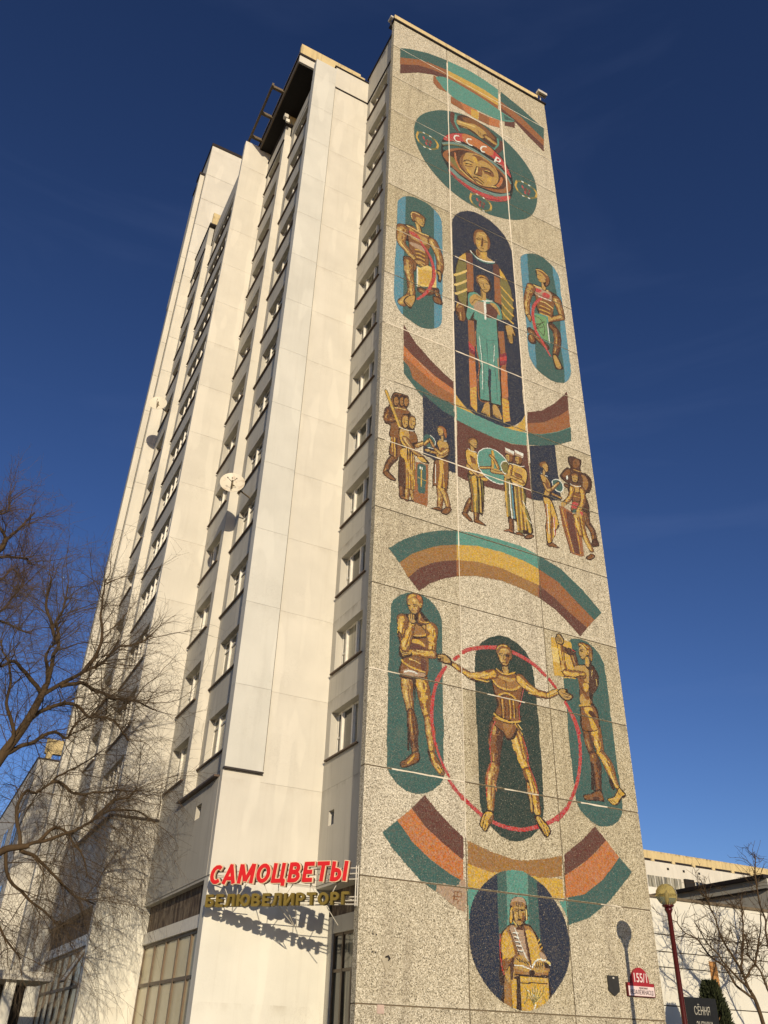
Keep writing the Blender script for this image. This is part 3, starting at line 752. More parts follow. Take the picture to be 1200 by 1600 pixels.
SO10 574,2417,3.4 590,2408,3.4 608,2419,3.4
SO10 414,2396,3.3 428,2406,3.3 444,2404,3.3
SO10 572,2396,3.4 589,2387,3.4 607,2398,3.4
PR00 416,2747 446,2729 447,2699 418,2712
Pr00 417,2716 448,2703 448,2677 420,2690
Pr00 576,2746 615,2775 615,2755 576,2728
PR00 576,2728 615,2755 614,2725 576,2708
Pr00 576,2708 614,2727 613,2705 576,2679
Pk10 415,3319 447,3357 487,3360 534,3348 582,3351 613,3329 646,3279 670,3205 676,3101 666,3004 592,2967 409,2875 371,2951 357,3023 353,3112 364,3203 383,3271
PN00 419,3321 457,3343 489,3322 541,3322 582,3346 613,3324 600,2971 454,2897 453,3084 415,3064
PY00 383,3271 419,3321 419,3263 379,3252
Pe00 377,3246 419,3253 417,2957 390,2952 372,2987 359,3047 359,3125 365,3189
PY00 610,3320 635,3287 649,3256 609,3254
Pe00 609,3249 651,3255 666,3213 671,3145 673,3076 662,3002 606,2974 607,3083
Sy10 355,3132,13.5 392,3166,11.9 424,3201,10.2
Sy10 356,3068,13.3 392,3101,11.7 422,3134,10.0
Sy10 359,3013,13.1 395,3046,11.5 420,3075,9.9
SY10 610,3197,6.7 636,3173,9.5 675,3137,12.4
SY10 607,3143,6.6 632,3117,9.4 671,3084,12.2
SY10 604,3091,6.5 629,3062,9.3 668,3032,12.0
SY10 601,3039,6.4 625,3008,9.1 664,2981,11.9
PM00 418,3320 457,3338 458,3256 421,3259
Po00 422,3255 459,3256 455,3076 420,3058
PM00 573,3331 598,3343 610,3318 608,3258 573,3253
Po00 575,3249 608,3251 608,3072 570,3073
Ps10 486,3385 479,3351 490,3333 525,3323 574,3351 543,3363 538,3400
Pb10 486,3385 495,3375 503,3360 490,3338 481,3357
PY10 507,3372 532,3387 530,3341 518,3339
SW10 447,3352,7.2 462,3334,7.2 489,3321,7.2 533,3325,7.3 582,3348,7.4
Sg10 457,3338,4.3 485,3315,4.3 532,3315,4.4 577,3337,4.4
Pk10 466,3448 470,3497 489,3530 518,3546 545,3542 562,3511 566,3467 555,3420 538,3395 507,3377 490,3385 479,3406
Ps10 477,3460 484,3503 506,3529 530,3536 550,3514 556,3472 550,3427 532,3396 512,3385 494,3390 483,3413
Pb10 468,3450 472,3493 489,3528 518,3544 526,3534 497,3516 483,3484 478,3415 470,3421
Pb10 544,3516 559,3505 564,3466 553,3422 546,3435 552,3474
Pb10 516,3483 524,3483 522,3436 509,3421
PY10 494,3450 506,3452 503,3410 493,3419
Sk10 483,3456,4.0 497,3473,4.0 511,3470,4.0
Sk10 490,3457,4.5 504,3462,4.5
Sk10 525,3469,4.0 540,3476,4.0 554,3470,4.0
Sk10 529,3462,4.5 547,3467,4.5
Sk10 520,3481,3.5 517,3438,3.5 509,3421,3.5 521,3426,3.5
Sk10 505,3405,3.5 517,3410,3.5 525,3408,3.5
Sy10 501,3505,4.6 533,3509,4.6
Tb00 3.9 377,2954,28 367,2905,23 379,2876,20
#arched_mosaic child
Pk10 458,2833 465,2914 575,2970 577,2890 577,2710 572,2452 516,2441 509,2448 463,2437 458,2534 467,2624 457,2708
Pg00 460,2834 468,2920 573,2969 572,2883 572,2708 568,2454 519,2446 522,2563 516,2638 508,2557 511,2453 465,2444 464,2559 475,2628 461,2710
SO10 456,2830,3.2 453,2783,3.2 458,2708,3.1 468,2634,3.1 458,2556,3.0 460,2440,2.9 508,2444,2.9
SO10 568,2724,3.2 566,2591,3.1
SG10 512,2797,3.2 513,2708,3.2 513,2637,3.1
SG10 471,2828,2.3 498,2809,2.3 526,2806,2.3 559,2825,2.3
SG10 484,2757,1.8 489,2591,1.7 483,2462,1.7
SG10 546,2805,1.9 550,2619,1.8 552,2470,1.7
PN00 514,2637 529,2635 520,2519 513,2441 512,2559
SW10 474,2807,1.4 483,2632,1.3 477,2501,1.3
SW10 553,2790,1.4 544,2686,1.4
Ps10 485,2426 508,2440 508,2362 490,2371 468,2374 477,2402
Ps10 527,2437 546,2441 567,2398 565,2375 528,2382 526,2410
Sk10 474,2380,2.1 475,2369,2.0
Sk10 530,2392,2.1 533,2382,2.1
Sk10 480,2379,2.1 482,2368,2.0
Sk10 537,2389,2.1 539,2380,2.1
Sk10 487,2378,2.1 488,2366,2.0
Sk10 544,2387,2.1 546,2378,2.1
Sk10 494,2376,2.1 495,2365,2.1
Sk10 550,2385,2.1 553,2376,2.1
Sk10 500,2375,2.1 502,2364,2.1
Sk10 557,2383,2.1 559,2374,2.1
Pk10 516,2436 521,2437 522,2372 512,2364
Pk10 420,3039 438,3067 469,3086 495,3077 529,3074 575,3071 601,3048 608,3002 596,2969 454,2897 410,2892 407,2917
Pg10 424,3041 441,3065 468,3079 494,3067 529,3070 575,3064 598,3042 604,3000 592,2967 458,2899 454,2950 424,2882 410,2905 421,2968
PW10 458,3059 505,3052 560,3072 512,3043 486,3047
Ps10 429,3017 460,3065 494,3065 505,3048 474,3027 446,2981
Sk10 443,2997,2.6 463,3030,2.7 489,3035,2.7
Sk10 468,3060,2.3 498,3053,2.3
Pt00 450,2983 474,3027 512,3038 512,2953 475,2956 453,2962
PM00 517,3032 551,3049 581,3033 585,3008 573,2962 523,2947 514,2954
PW00 508,3041 520,3044 518,2929 507,2928
Ps10 543,3052 574,3057 595,3013 590,2993 576,3022 550,3040
Ss10 508,3114,27.6 509,3064,27.3
Sk10 499,3109,3.7 500,3063,3.6
Sk10 529,3125,3.7 533,3076,3.7
Pk10 470,3177 481,3202 505,3220 528,3221 547,3200 557,3173 551,3137 535,3112 515,3104 496,3117 482,3137 471,3154
Ps10 483,3175 504,3196 527,3199 542,3179 548,3159 537,3125 519,3110 502,3120 490,3141
Pb10 472,3169 480,3198 504,3216 528,3219 546,3195 519,3204 492,3191 481,3155 486,3134
SY10 480,3182,3.7 500,3208,3.8 527,3209,3.8
Sk10 488,3157,3.2 506,3157,3.3
Sk10 526,3170,3.3 549,3171,3.3
Sk10 512,3162,2.8 513,3139,2.8 518,3138,2.8
Sk10 506,3122,2.8 516,3123,2.8 526,3130,2.8
Sy10 503,3181,3.7 522,3182,3.8
#arched_mosaic hands
Tb00 2.7 383,2915,17 384,2882,17 391,2863,13
Sk10 386,2893,1.8 389,2852,1.8
Sy10 381,2895,1.8 385,2859,1.8
Pk10 617,2948 654,2966 673,2937 677,2896 666,2900 657,2853 646,2842 630,2850 621,2897
Ps10 623,2944 654,2959 666,2929 671,2902 659,2916 655,2857 646,2848 634,2856 627,2905
Sk10 633,2893,1.9 634,2847,1.9
Sk10 640,2897,1.9 641,2853,1.9
Sk10 648,2901,1.9 649,2859,1.9
Sk10 656,2905,1.9 656,2865,1.9
Pk10 354,2898 371,2951 394,2967 406,2938 406,2873 369,2854 363,2894
Pb10 359,2903 373,2948 392,2959 402,2936 402,2871 374,2857 370,2902
Sy10 379,2903,3.4 382,2861,3.4
Sk10 391,2917,2.6 391,2865,2.5
Ss10 367,2931,4.3 386,2945,4.3
#right_upper_capsule_mosaic field
PB10 742,3450 752,3491 786,3527 839,3556 892,3556 933,3534 962,3503 979,3458 978,3352 981,3233 980,3087 980,2946 981,2849 972,2798 948,2755 916,2731 866,2719 820,2730 779,2753 754,2788 741,2840 742,2997 740,3166 740,3326
PG01 788,3540 946,3633 941,3456 959,3222 941,3011 940,2820 931,2712 772,2642 781,2826 782,3073 782,3307
PB01 934,3013 976,3000 977,2837 947,2750 943,2822 937,2927
#right_upper_capsule_mosaic figure
Tn00 3.0 767,2982,42 802,2955,38 848,2922,31
Pk10 748,2950 774,2969 792,2923 768,2900 745,2911
Pb10 752,2947 773,2960 782,2929 766,2910 750,2919
Ss10 760,2951,7.9 766,2932,7.9
Tn00 3.1 898,3074,46 920,3046,44 918,2978,38 897,2897,29
Pk10 878,2883 905,2900 931,2842 933,2822 904,2804 886,2811
Ps10 883,2879 901,2888 923,2839 921,2819 905,2812 892,2825
Sd10 896,2816,3.4 897,2803,3.4
Sd10 904,2822,3.4 905,2809,3.4
Sd10 913,2828,3.4 914,2814,3.4
Sd10 921,2834,3.4 922,2819,3.4
Pk10 775,3291 792,3313 819,3324 871,3325 907,3326 948,3318 974,3289 974,3259 925,3239 912,3139 900,3098 874,3091 822,3128 809,3179 809,3238 758,3199
Pb10 810,3304 850,3323 902,3323 930,3296 925,3239 906,3159 888,3127 833,3133 817,3183 816,3230
Pt10 812,3299 854,3316 906,3313 919,3284 900,3250 848,3247 811,3256
PR10 868,3293 904,3294 890,3257 854,3256
PR10 816,3296 853,3303 846,3281 817,3272
Sy10 810,3313,7.5 854,3316,7.5 896,3320,7.6
Sy10 830,3216,6.7 871,3223,6.8 913,3207,6.8
SW10 833,3247,3.7 869,3252,3.7 911,3256,3.8
SY10 835,3187,6.7 863,3190,6.7 894,3188,6.8
Sk10 828,3170,3.0 862,3176,3.0 892,3174,3.1
SY10 832,3159,6.6 860,3162,6.7 891,3162,6.7
Sk10 826,3143,3.0 859,3149,3.0 890,3148,3.0
SY10 830,3132,6.6 858,3135,6.6 888,3136,6.7
Sk10 823,3116,3.0 857,3121,3.0 887,3123,3.0
Tb00 3.2 793,3289,49 767,3215,38 756,3140,31 758,3078,25
Pk10 748,3079 774,3092 776,3053 763,3041
Ps10 753,3078 770,3087 770,3056 761,3048
Sk10 760,3073,2.9 763,3047,2.9
Tb00 3.3 944,3280,53 959,3222,41 965,3177,33
Tb00 3.2 964,3171,32 887,3117,24
Ps10 846,3111 889,3139 898,3126 874,3091 848,3078
Sk10 850,3108,3.6 876,3112,3.6
Sk10 849,3090,3.6 872,3099,3.6
Sk10 874,3363,31.9 871,3325,31.6
Ss10 874,3363,24.2 871,3325,24.0
Pk10 832,3442 867,3459 898,3445 916,3417 909,3370 882,3337 869,3360 848,3361 835,3385
Ps10 839,3437 866,3446 888,3427 887,3382 864,3361 843,3365 838,3393
Pb10 834,3440 867,3456 897,3441 913,3416 904,3373 886,3352 891,3404 870,3429 839,3434
Sy10 834,3437,4.5 866,3449,4.6 902,3434,4.6
Sk10 841,3407,3.8 858,3410,3.9
Sk10 840,3372,3.8 852,3374,3.8
Sk10 885,3397,5.2 892,3389,5.1
#right_upper_capsule_mosaic green_sheet
Pg00 798,3116 837,3130 878,3133 876,3086 852,3074 871,2955 836,2955 800,2993 771,3001 774,3058
PL00 801,3111 867,3122 864,2969 837,2961 799,3009
SW00 870,3081,5.4 871,2958,5.2
Sk10 797,3098,3.5 833,3088,3.6 849,3039,3.5 839,2990,3.5 821,3003,3.5 799,3031,3.5 831,3064,3.5 853,3086,3.6
Sk10 795,3046,2.9 826,3055,2.9 797,3013,2.9 840,3046,2.9
#right_upper_capsule_mosaic ribbon
SR10 847,3240,12.3 813,3193,15.8 790,3134,16.7 786,3058,17.5
SR10 788,3054,16.3 796,2996,17.3 830,2941,14.9
SR10 830,2938,13.7 865,2874,10.2
#bowl_mosaic band
PM00 98,2691 158,2611 231,2549 285,2510 336,2481 335,2428 266,2450 185,2507 99,2583
PM00 98,2637 100,2562 185,2507 266,2450 335,2418 336,2470 285,2505 231,2543 158,2600
Po00 100,2567 185,2502 266,2450 335,2423 334,2346 275,2367 186,2424 101,2489
PO01 100,2573 140,2539 248,2473 336,2439 335,2408 248,2431 141,2492 100,2520
PG00 101,2489 186,2422 274,2364 334,2348 333,2326 283,2317 186,2354 102,2423
PG00 106,2425 189,2361 267,2339 337,2323 336,2284 267,2283 179,2345 96,2432
PG00 98,2439 140,2406 228,2389 334,2353 333,2278 277,2293 189,2347
Po00 124,2479 218,2430 335,2401 334,2356 228,2372 144,2414
Pg00 348,2355 449,2347 543,2340 617,2342 692,2354 686,2287 612,2268 528,2263 426,2272 346,2283
Pg00 699,2355 773,2380 857,2425 938,2484 932,2404 849,2352 767,2316 694,2293
PG00 699,2355 773,2378 856,2422 938,2480 932,2404 849,2352 767,2316 694,2293
PM00 706,2473 786,2514 862,2589 916,2655 938,2689 942,2672 938,2583 878,2522 791,2451 700,2409
Po00 700,2409 791,2451 878,2522 938,2583 935,2483 857,2425 773,2380 696,2354
#bowl_mosaic maroon_field
PM00 348,2284 426,2272 528,2263 612,2265 688,2286 690,2020 596,2019 465,2004 416,1997 342,2010
#bowl_mosaic night_field
PN00 191,2356 238,2326 287,2303 333,2294 335,2020 321,2018 192,2066
PN00 193,2351 287,2303 334,2280 335,2020 302,2021 227,2051 192,2056
PN00 700,2290 767,2316 837,2348 840,2066 752,2033 690,2018
#left_procession_mosaic figure
Tn00 2.0 71,1998,29 48,1959,23 35,1913,18
Pk10 27,1910 42,1930 56,1921 79,1903 75,1891 57,1891 36,1899
Pb10 31,1911 41,1923 52,1916 74,1899 72,1895 56,1895 39,1902
Pk10 40,2230 57,2300 82,2313 116,2315 127,2309 125,2265 121,2247 136,2236 136,2219 103,2181 101,2076 96,2011 48,2001 53,2073 44,2093 50,2136 25,2142 25,2187 30,2221
Pb10 44,2227 60,2295 82,2308 116,2311 122,2298 120,2263 115,2244 132,2235 103,2198 97,2130 96,2015 52,2008 59,2075 49,2095 53,2141 30,2148 31,2189 34,2219
Pk10 58,2282 70,2300 81,2300 85,2280 84,2259 75,2238 62,2241
Pc10 63,2275 74,2288 81,2277 81,2259 73,2246 65,2251
Sd10 61,2285,3.3 71,2295,3.3 80,2291,3.3
Sk10 71,2272,2.0 79,2273,2.0
Sk10 74,2255,2.0 80,2259,2.0
Pk10 84,2290 95,2309 107,2309 111,2289 110,2268 100,2247 87,2250
Pc10 89,2284 99,2297 107,2285 107,2268 98,2254 91,2259
Sd10 87,2294,3.3 97,2304,3.3 106,2300,3.3
Sk10 97,2281,2.1 105,2281,2.1
Sk10 99,2264,2.0 105,2267,2.0
Pk10 102,2296 114,2315 125,2314 129,2295 129,2273 119,2252 106,2255
Pc10 108,2290 118,2303 126,2291 125,2274 117,2260 109,2265
Sd10 105,2300,3.3 116,2310,3.3 125,2306,3.3
Sk10 115,2287,2.1 123,2287,2.1
Sk10 118,2269,2.1 124,2273,2.1
Tn00 2.1 41,2205,31 35,2158,26 67,2175,21
Ss10 71,2176,10.3 92,2173,10.3
Sk10 74,2170,2.4 100,2172,2.4
Sy10 67,2231,3.2 87,2237,3.2 117,2241,3.3
Pd00 69,2087 83,2093 82,2006 68,2005
SY10 69,2087,5.4 73,2003,5.3
SY10 58,2083,4.6 62,2022,4.5
#left_procession_mosaic staff
Sk00 27,2298,15.5 89,2147,15.0
SY00 27,2298,11.0 89,2147,10.7
Se00 34,2299,3.3 93,2153,3.2
#left_procession_mosaic figure
Pk10 99,2205 117,2222 139,2219 154,2215 161,2201 155,2157 166,2133 169,2106 159,2090 156,2057 157,1904 144,1866 116,1856 91,1874 89,1993 102,2037 89,2095 86,2134 100,2156
Pd00 92,2014 117,2023 115,1882 93,1876
Pb00 113,2022 156,2034 150,1876 119,1869
Ps10 104,2157 115,2149 129,2143 134,2073 120,2067 98,2082 90,2127
PY10 91,2128 104,2133 127,2070 105,2069 92,2096
Pb10 133,2144 155,2145 166,2125 165,2104 148,2094 137,2082
SY10 120,2059,3.5 123,1967,4.0 126,1875,4.4
SY10 130,2063,3.5 133,1971,4.0 136,1878,4.4
SY10 141,2067,3.5 144,1975,4.0 147,1882,4.4
SY10 150,2071,3.5 153,1978,4.0 155,1885,4.4
PY10 95,2038 116,2054 124,2006 153,1933 154,1921 125,1964 113,2002 99,2012
Sd10 106,2000,4.6 105,1886,4.4
Pk10 95,2190 106,2215 123,2218 130,2199 127,2167 115,2145 100,2152
Ps10 100,2188 110,2209 122,2210 126,2195 124,2169 114,2153 104,2161
Sb10 99,2188,4.8 106,2208,4.8 120,2213,4.9
Sk10 116,2191,2.4 124,2192,2.4
Sk10 119,2170,2.4 125,2174,2.4
Sb10 109,2192,3.2 110,2168,3.2
Pk10 125,2196 137,2221 153,2225 161,2205 157,2172 145,2151 130,2157
Ps10 130,2194 140,2215 152,2216 157,2201 154,2175 144,2159 133,2167
Sb10 129,2194,4.8 137,2214,4.9 151,2219,4.9
Sk10 146,2197,2.4 155,2198,2.4
Sk10 149,2176,2.4 155,2180,2.4
Sb10 139,2198,3.2 140,2174,3.2
SW10 90,2146,2.8 115,2143,2.8 144,2149,2.8 155,2157,2.8
Tb00 2.1 163,2084,17 214,2127,14
Ps10 199,2122 222,2147 229,2139 214,2119
Tb00 2.1 116,2097,28 152,2056,21 192,2039,16
Pk10 178,2042 200,2042 220,2026 214,2020 185,2019
PY10 167,2034 192,2039 207,2025 185,2021
Tn00 1.9 104,1871,22 104,1834,18
Tb00 2.0 126,1867,19 125,1830,17
Tb00 2.0 144,1870,18 151,1839,13
Pk10 94,1831 113,1841 123,1830 154,1833 154,1828 120,1825
Pb10 99,1831 113,1837 125,1827 144,1829 120,1827
#left_procession_mosaic chart_plinth
Po00 160,2010 216,2015 211,1826 154,1829
PG10 170,2000 201,2009 204,1977 202,1890 189,1878 172,1879 168,1946
SY10 185,1982,3.5 185,1906,3.4
SY10 171,1943,2.6 207,1938,2.7
SW00 180,1982,2.3 180,1994,2.3 188,1984,2.3 188,1995,2.3
#left_procession_mosaic globe_disc
PG10 194,2136 205,2156 222,2160 239,2149 246,2131 240,2111 222,2096 201,2102 192,2115
SW10 224,2159,2.4 241,2148,2.4 247,2130,2.4 243,2116,2.4
SW10 214,2097,2.8 237,2100,2.8
Tb00 2.1 199,2106,11 220,2136,11
Tb00 2.2 222,2138,11 237,2112,14
#left_procession_mosaic woman
Tb00 2.0 265,1930,30 266,1885,25 262,1839,21
Tb00 2.1 272,1933,32 290,1893,24 300,1852,20
Pk10 226,1824 257,1840 274,1833 271,1822 246,1823
Pb10 232,1825 257,1836 271,1830 249,1827
Pk10 267,1823 285,1847 307,1854 314,1844 296,1819 278,1815
Pb10 273,1823 287,1844 305,1850 309,1842 292,1822 280,1820
Pk10 247,2052 296,2074 307,2042 298,1930 283,1929 247,1931 232,1930 238,2029
Pb10 251,2049 294,2069 303,2041 295,1933 287,1934 250,1935 236,1935 243,2030
PY10 262,2053 281,2056 277,2007 268,1931 256,1931 266,2011
SY10 279,2032,3.6 283,1933,3.5
SW10 247,2028,2.0 245,1942,1.9
Pk10 252,2134 267,2158 301,2157 312,2132 308,2098 289,2071 251,2053 244,2082 259,2104
Ps10 255,2133 269,2153 297,2151 306,2130 302,2100 285,2078 257,2063 251,2085 265,2102
Pb10 274,2118 289,2120 289,2099 266,2075 259,2080
Tb00 2.1 248,2100,16 274,2089,16 301,2116,16
Tb00 2.1 251,2085,12 214,2079,11
Pk10 194,2079 214,2093 229,2085 211,2072
Ps10 199,2081 214,2089 225,2084 211,2076
SW10 265,2157,2.0 282,2154,2.1 297,2159,2.1
Sk10 277,2176,14.9 278,2156,14.8
Ss10 277,2176,10.7 278,2156,10.7
Pk10 254,2209 268,2225 291,2223 300,2206 298,2176 290,2169 286,2188 279,2177 265,2172 258,2181
Ps10 258,2206 269,2215 281,2207 279,2183 265,2175 260,2184
Po10 260,2216 275,2224 292,2218 297,2192 295,2173 286,2188 283,2208 268,2214
Sk10 260,2195,2.1 268,2196,2.1
Sk10 262,2182,2.1 267,2183,2.1
#middle_procession_mosaic man
Tn00 2.1 403,1916,27 383,1880,21 372,1845,17
Pk10 358,1847 376,1859 388,1847 406,1829 404,1820 387,1823
Pb10 362,1845 375,1854 388,1842 402,1826 387,1827
Tn00 2.1 425,1875,23 422,1836,20
Pk10 411,1835 432,1842 464,1828 462,1823 441,1823 415,1822
Pb10 414,1835 430,1839 457,1828 441,1825 417,1826
Pk10 389,2038 424,2044 460,2040 464,1970 454,1872 440,1867 414,1870 393,1868 401,1922 394,1993
Pe00 394,2033 427,2041 456,2035 460,1969 451,1874 437,1874 414,1871 398,1873 406,1924 399,1994
Sb10 403,2023,5.6 407,1951,6.1 406,1869,6.6
SY10 417,2028,5.6 420,1955,6.2 419,1873,6.7
Se10 425,2031,5.6 429,1958,6.2 427,1876,6.7
Sk10 433,2033,5.6 437,1961,6.2 436,1878,6.7
SY10 442,2036,5.6 445,1964,6.2 444,1881,6.7
Sk10 448,2039,5.6 452,1966,6.2 450,1883,6.7
PY10 407,2024 427,2038 431,1979 424,1920 414,1917 415,1973
Pk10 381,2142 398,2159 425,2157 440,2154 442,2127 442,2078 427,2045 397,2031 395,2061 383,2101
PY10 385,2142 399,2156 424,2154 436,2149 437,2121 438,2076 424,2051 401,2039 398,2065 388,2103
Pb10 404,2130 417,2128 430,2115 431,2094 412,2095 406,2110
Ps10 409,2093 432,2095 435,2075 424,2058 411,2067
Sk10 405,2127,2.5 417,2121,2.5 433,2123,2.5
Sy10 391,2139,2.9 414,2141,2.9 428,2149,2.9
Tb00 2.2 393,2074,18 418,2055,15 440,2043,12
Tb00 2.2 445,2079,12 504,2107,11
Sk10 414,2187,21.9 416,2163,21.7
Ss10 414,2187,16.8 416,2163,16.7
Pk10 394,2199 403,2217 424,2228 439,2222 443,2205 438,2178 429,2173 415,2179 402,2184
Ps10 403,2201 417,2217 434,2218 439,2204 435,2180 428,2177 417,2183 406,2189
Pb10 396,2200 405,2215 424,2225 437,2219 416,2213 404,2196 402,2186
Sk10 424,2198,2.2 437,2201,2.2
Sk10 429,2186,1.8 436,2188,1.8
SW10 396,2161,2.2 411,2154,2.2 435,2157,2.2
Ps10 439,2049 461,2071 471,2061 454,2046
PY10 450,2039 477,2046 480,2036 460,2029
Py10 458,2070 465,2074 469,2062 462,2058
#middle_procession_mosaic globe_disc
PW10 440,2152 452,2173 473,2192 501,2202 533,2201 560,2188 583,2168 593,2140 594,2105 587,2074 569,2052 541,2039 510,2038 477,2049 448,2073 438,2108
Pg10 443,2152 456,2172 473,2188 501,2199 531,2197 558,2184 579,2165 589,2136 591,2103 584,2076 565,2054 541,2043 512,2042 479,2053 452,2076 441,2109
Tb00 2.2 452,2087,11 504,2107,10
PY00 508,2194 517,2195 522,2163 514,2111 505,2101 504,2157
Sk10 506,2190,2.2 502,2106,2.2
Tb00 2.3 500,2164,11 519,2152,13 535,2118,14
Tb00 2.2 506,2090,17 568,2102,14
Ps10 503,2103 531,2110 548,2102 530,2089 509,2088
Sk10 506,2098,2.5 534,2100,2.5 562,2107,2.6
#middle_procession_mosaic sailor
Tn00 2.2 582,1897,24 582,1845,20
Pk10 541,1825 572,1846 595,1836 588,1827 565,1829
Po10 546,1828 572,1843 588,1834 568,1833
Pk10 563,2093 602,2086 613,1903 589,1896 566,1898 559,2002
Pe00 565,2073 594,2077 603,1903 569,1901 563,1987
SY10 566,2074,8.0 565,1987,7.8 566,1901,7.6
SW10 585,2066,5.8 584,1977,5.7 589,1899,5.6
SB10 595,2059,7.3 596,1981,7.1 599,1902,7.0
Sk10 579,2050,2.9 582,1897,2.8
PW10 548,2137 561,2160 583,2168 594,2150 592,2118 575,2098 555,2104
Pe10 551,2137 563,2156 581,2163 590,2147 587,2118 573,2102 557,2109
Sk10 564,2147,2.2 582,2153,2.2 584,2129,2.2
Pk10 575,2205 610,2211 610,2185 605,2165 587,2159 575,2179
Ps10 576,2196 594,2203 594,2183 588,2166 578,2179
Pb10 594,2208 609,2208 607,2180 595,2169
PW00 576,2234 620,2229 615,2207 576,2207
Pt00 576,2234 579,2221 616,2214 616,2207 576,2207
Sk10 578,2191,2.3 587,2192,2.3
Sk10 578,2177,2.3 584,2179,2.3
Pk10 621,2211 657,2217 657,2191 652,2172 633,2165 621,2185
Ps10 623,2203 640,2209 641,2189 634,2172 624,2185
Pb10 641,2215 656,2215 653,2187 641,2175
PW00 623,2241 667,2236 662,2213 623,2213
Pt00 623,2241 625,2227 663,2221 663,2214 623,2213
Sk10 624,2198,2.3 633,2199,2.3
Sk10 624,2183,2.3 631,2185,2.3
Pk10 596,2155 614,2171 650,2167 674,2162 681,2135 674,2098 656,2063 603,2059 588,2088
PY10 600,2153 616,2166 649,2162 670,2155 675,2133 667,2095 649,2068 607,2065 595,2091
Pb10 615,2122 646,2123 649,2106 617,2106
Sk10 611,2125,3.0 646,2119,3.0 649,2089,3.0
Ps10 620,2149 655,2151 654,2133 619,2131
Sy10 669,2149,3.0 672,2111,3.0
Tb00 2.3 651,2089,17 582,2097,15
Tg00 2.3 589,2110,19 599,2149,17
Ps10 561,2093 589,2103 595,2091 574,2076
SW10 593,2161,2.2 617,2163,2.3 649,2165,2.3 666,2173,2.3
Pk10 603,2055 656,2067 665,2028 660,1982 676,1927 684,1863 660,1849 632,1841 615,1842 604,1917 601,2000
Pe00 608,2054 649,2061 660,2026 655,1980 672,1922 679,1864 662,1853 646,1930 634,1845 619,1843 607,1918 606,2001
SY10 610,2051,5.1 611,1986,6.1 613,1854,6.9
Sb10 621,2055,5.1 622,1990,6.1 623,1857,6.9
SY10 630,2058,5.1 631,1993,6.1 632,1860,6.9
Sb10 639,2061,5.1 640,1996,6.1 640,1863,7.0
SY10 648,2064,5.2 648,1999,6.2 649,1865,7.0
PY10 630,1999 640,1945 657,1901 664,1857 674,1864 659,1925 642,1969
SW10 644,1997,2.2 662,1966,2.2
SW10 658,1921,2.1 678,1904,2.1
Pk10 591,1828 616,1845 642,1837 638,1830 614,1829
Pb10 598,1830 615,1842 635,1834 615,1832
Pk10 638,1826 660,1849 684,1853 684,1841 658,1824
Pb10 644,1828 661,1845 680,1849 679,1841 658,1829
SW10 604,2068,2.9 639,2068,2.9 649,2068,3.0
#right_procession_mosaic dark_man
Td00 2.4 965,2052,38 963,2003,34 989,1964,29 991,1925,24
Pk10 971,1890 983,1922 1004,1932 1016,1905 986,1888
Pd10 976,1895 987,1920 1001,1926 1010,1905 987,1893
Pk10 903,2307 923,2320 951,2321 975,2315 966,2276 967,2252 995,2251 1017,2231 1016,2195 999,2158 982,2148 976,2131 987,2093 981,2053 949,2050 952,2130 915,2156 877,2166 851,2180 851,2199 886,2245 910,2252 901,2276
Pd10 909,2305 924,2317 951,2317 968,2311 961,2274 962,2247 990,2245 1010,2226 1010,2193 996,2163 978,2153 971,2129 980,2090 978,2058 954,2056 953,2138 916,2164 881,2171 857,2186 857,2199 887,2239 914,2249 907,2274
Pb10 933,2304 958,2313 962,2290 944,2264 924,2265
Sk10 935,2289,2.6 947,2291,2.6
Pc10 965,2236 989,2232 997,2200 980,2163 965,2173 970,2214
Pb10 861,2199 888,2234 905,2238 898,2212 872,2191
Sk10 990,2241,3.5 1011,2213,3.5 992,2163,3.4
Ss10 926,2250,3.0 951,2250,3.0 967,2252,3.0
PW10 883,2203 891,2202 887,2185 879,2186
Ss10 968,2196,3.0 991,2206,3.0
Tn00 2.5 875,2150,20 899,2150,16
#right_procession_mosaic woman
Tg00 2.2 760,1885,24 758,1833,21
Pk10 745,1829 771,1847 802,1834 806,1830 787,1824 750,1825
Pb10 750,1831 770,1843 797,1833 787,1828 752,1829
Pk10 748,2054 787,2052 806,2007 818,1942 814,1927 799,1908 793,1882 780,1864 770,1840 748,1837 745,1909 755,1947 751,2007
PY10 751,2051 783,2047 800,2005 814,1941 796,1911 787,1880 767,1846 752,1841 749,1910 758,1948 755,2008
Po00 752,2022 765,2019 756,1881 749,1910 757,1948
PR00 797,1975 795,1886 791,1883 786,1929
Pb00 780,1981 790,1966 775,1855 765,1845 771,1924
Pd00 807,1936 817,1942 812,1926 801,1911
SW10 765,2019,2.4 761,1882,2.3
SW10 792,1966,1.9 789,1884,1.9
Sk10 782,2036,2.0 778,1962,1.9 767,1888,1.9
Pk10 743,2160 760,2167 782,2155 795,2130 795,2107 785,2066 765,2052 748,2054 759,2095 744,2134
Ps10 746,2158 760,2161 778,2150 790,2128 789,2105 780,2072 766,2061 755,2063 764,2100 750,2136
Pb10 770,2147 784,2133 787,2104 776,2093 771,2121
Tb00 2.4 761,2118,16 776,2093,16 801,2109,15
Tb00 2.4 801,2109,14 836,2150,12
Tb00 2.4 798,2082,12 840,2077,10
SW10 749,2168,2.4 764,2162,2.5 783,2165,2.5
Sk10 768,2189,16.5 762,2167,16.4
Ss10 768,2189,11.5 762,2167,11.5
Pk10 743,2211 752,2226 773,2237 789,2229 793,2209 786,2186 771,2182 761,2198 748,2201
Ps10 753,2214 768,2229 783,2225 788,2208 781,2187 774,2186 765,2199
Pb10 744,2211 753,2224 771,2234 782,2231 761,2217 758,2200 748,2203
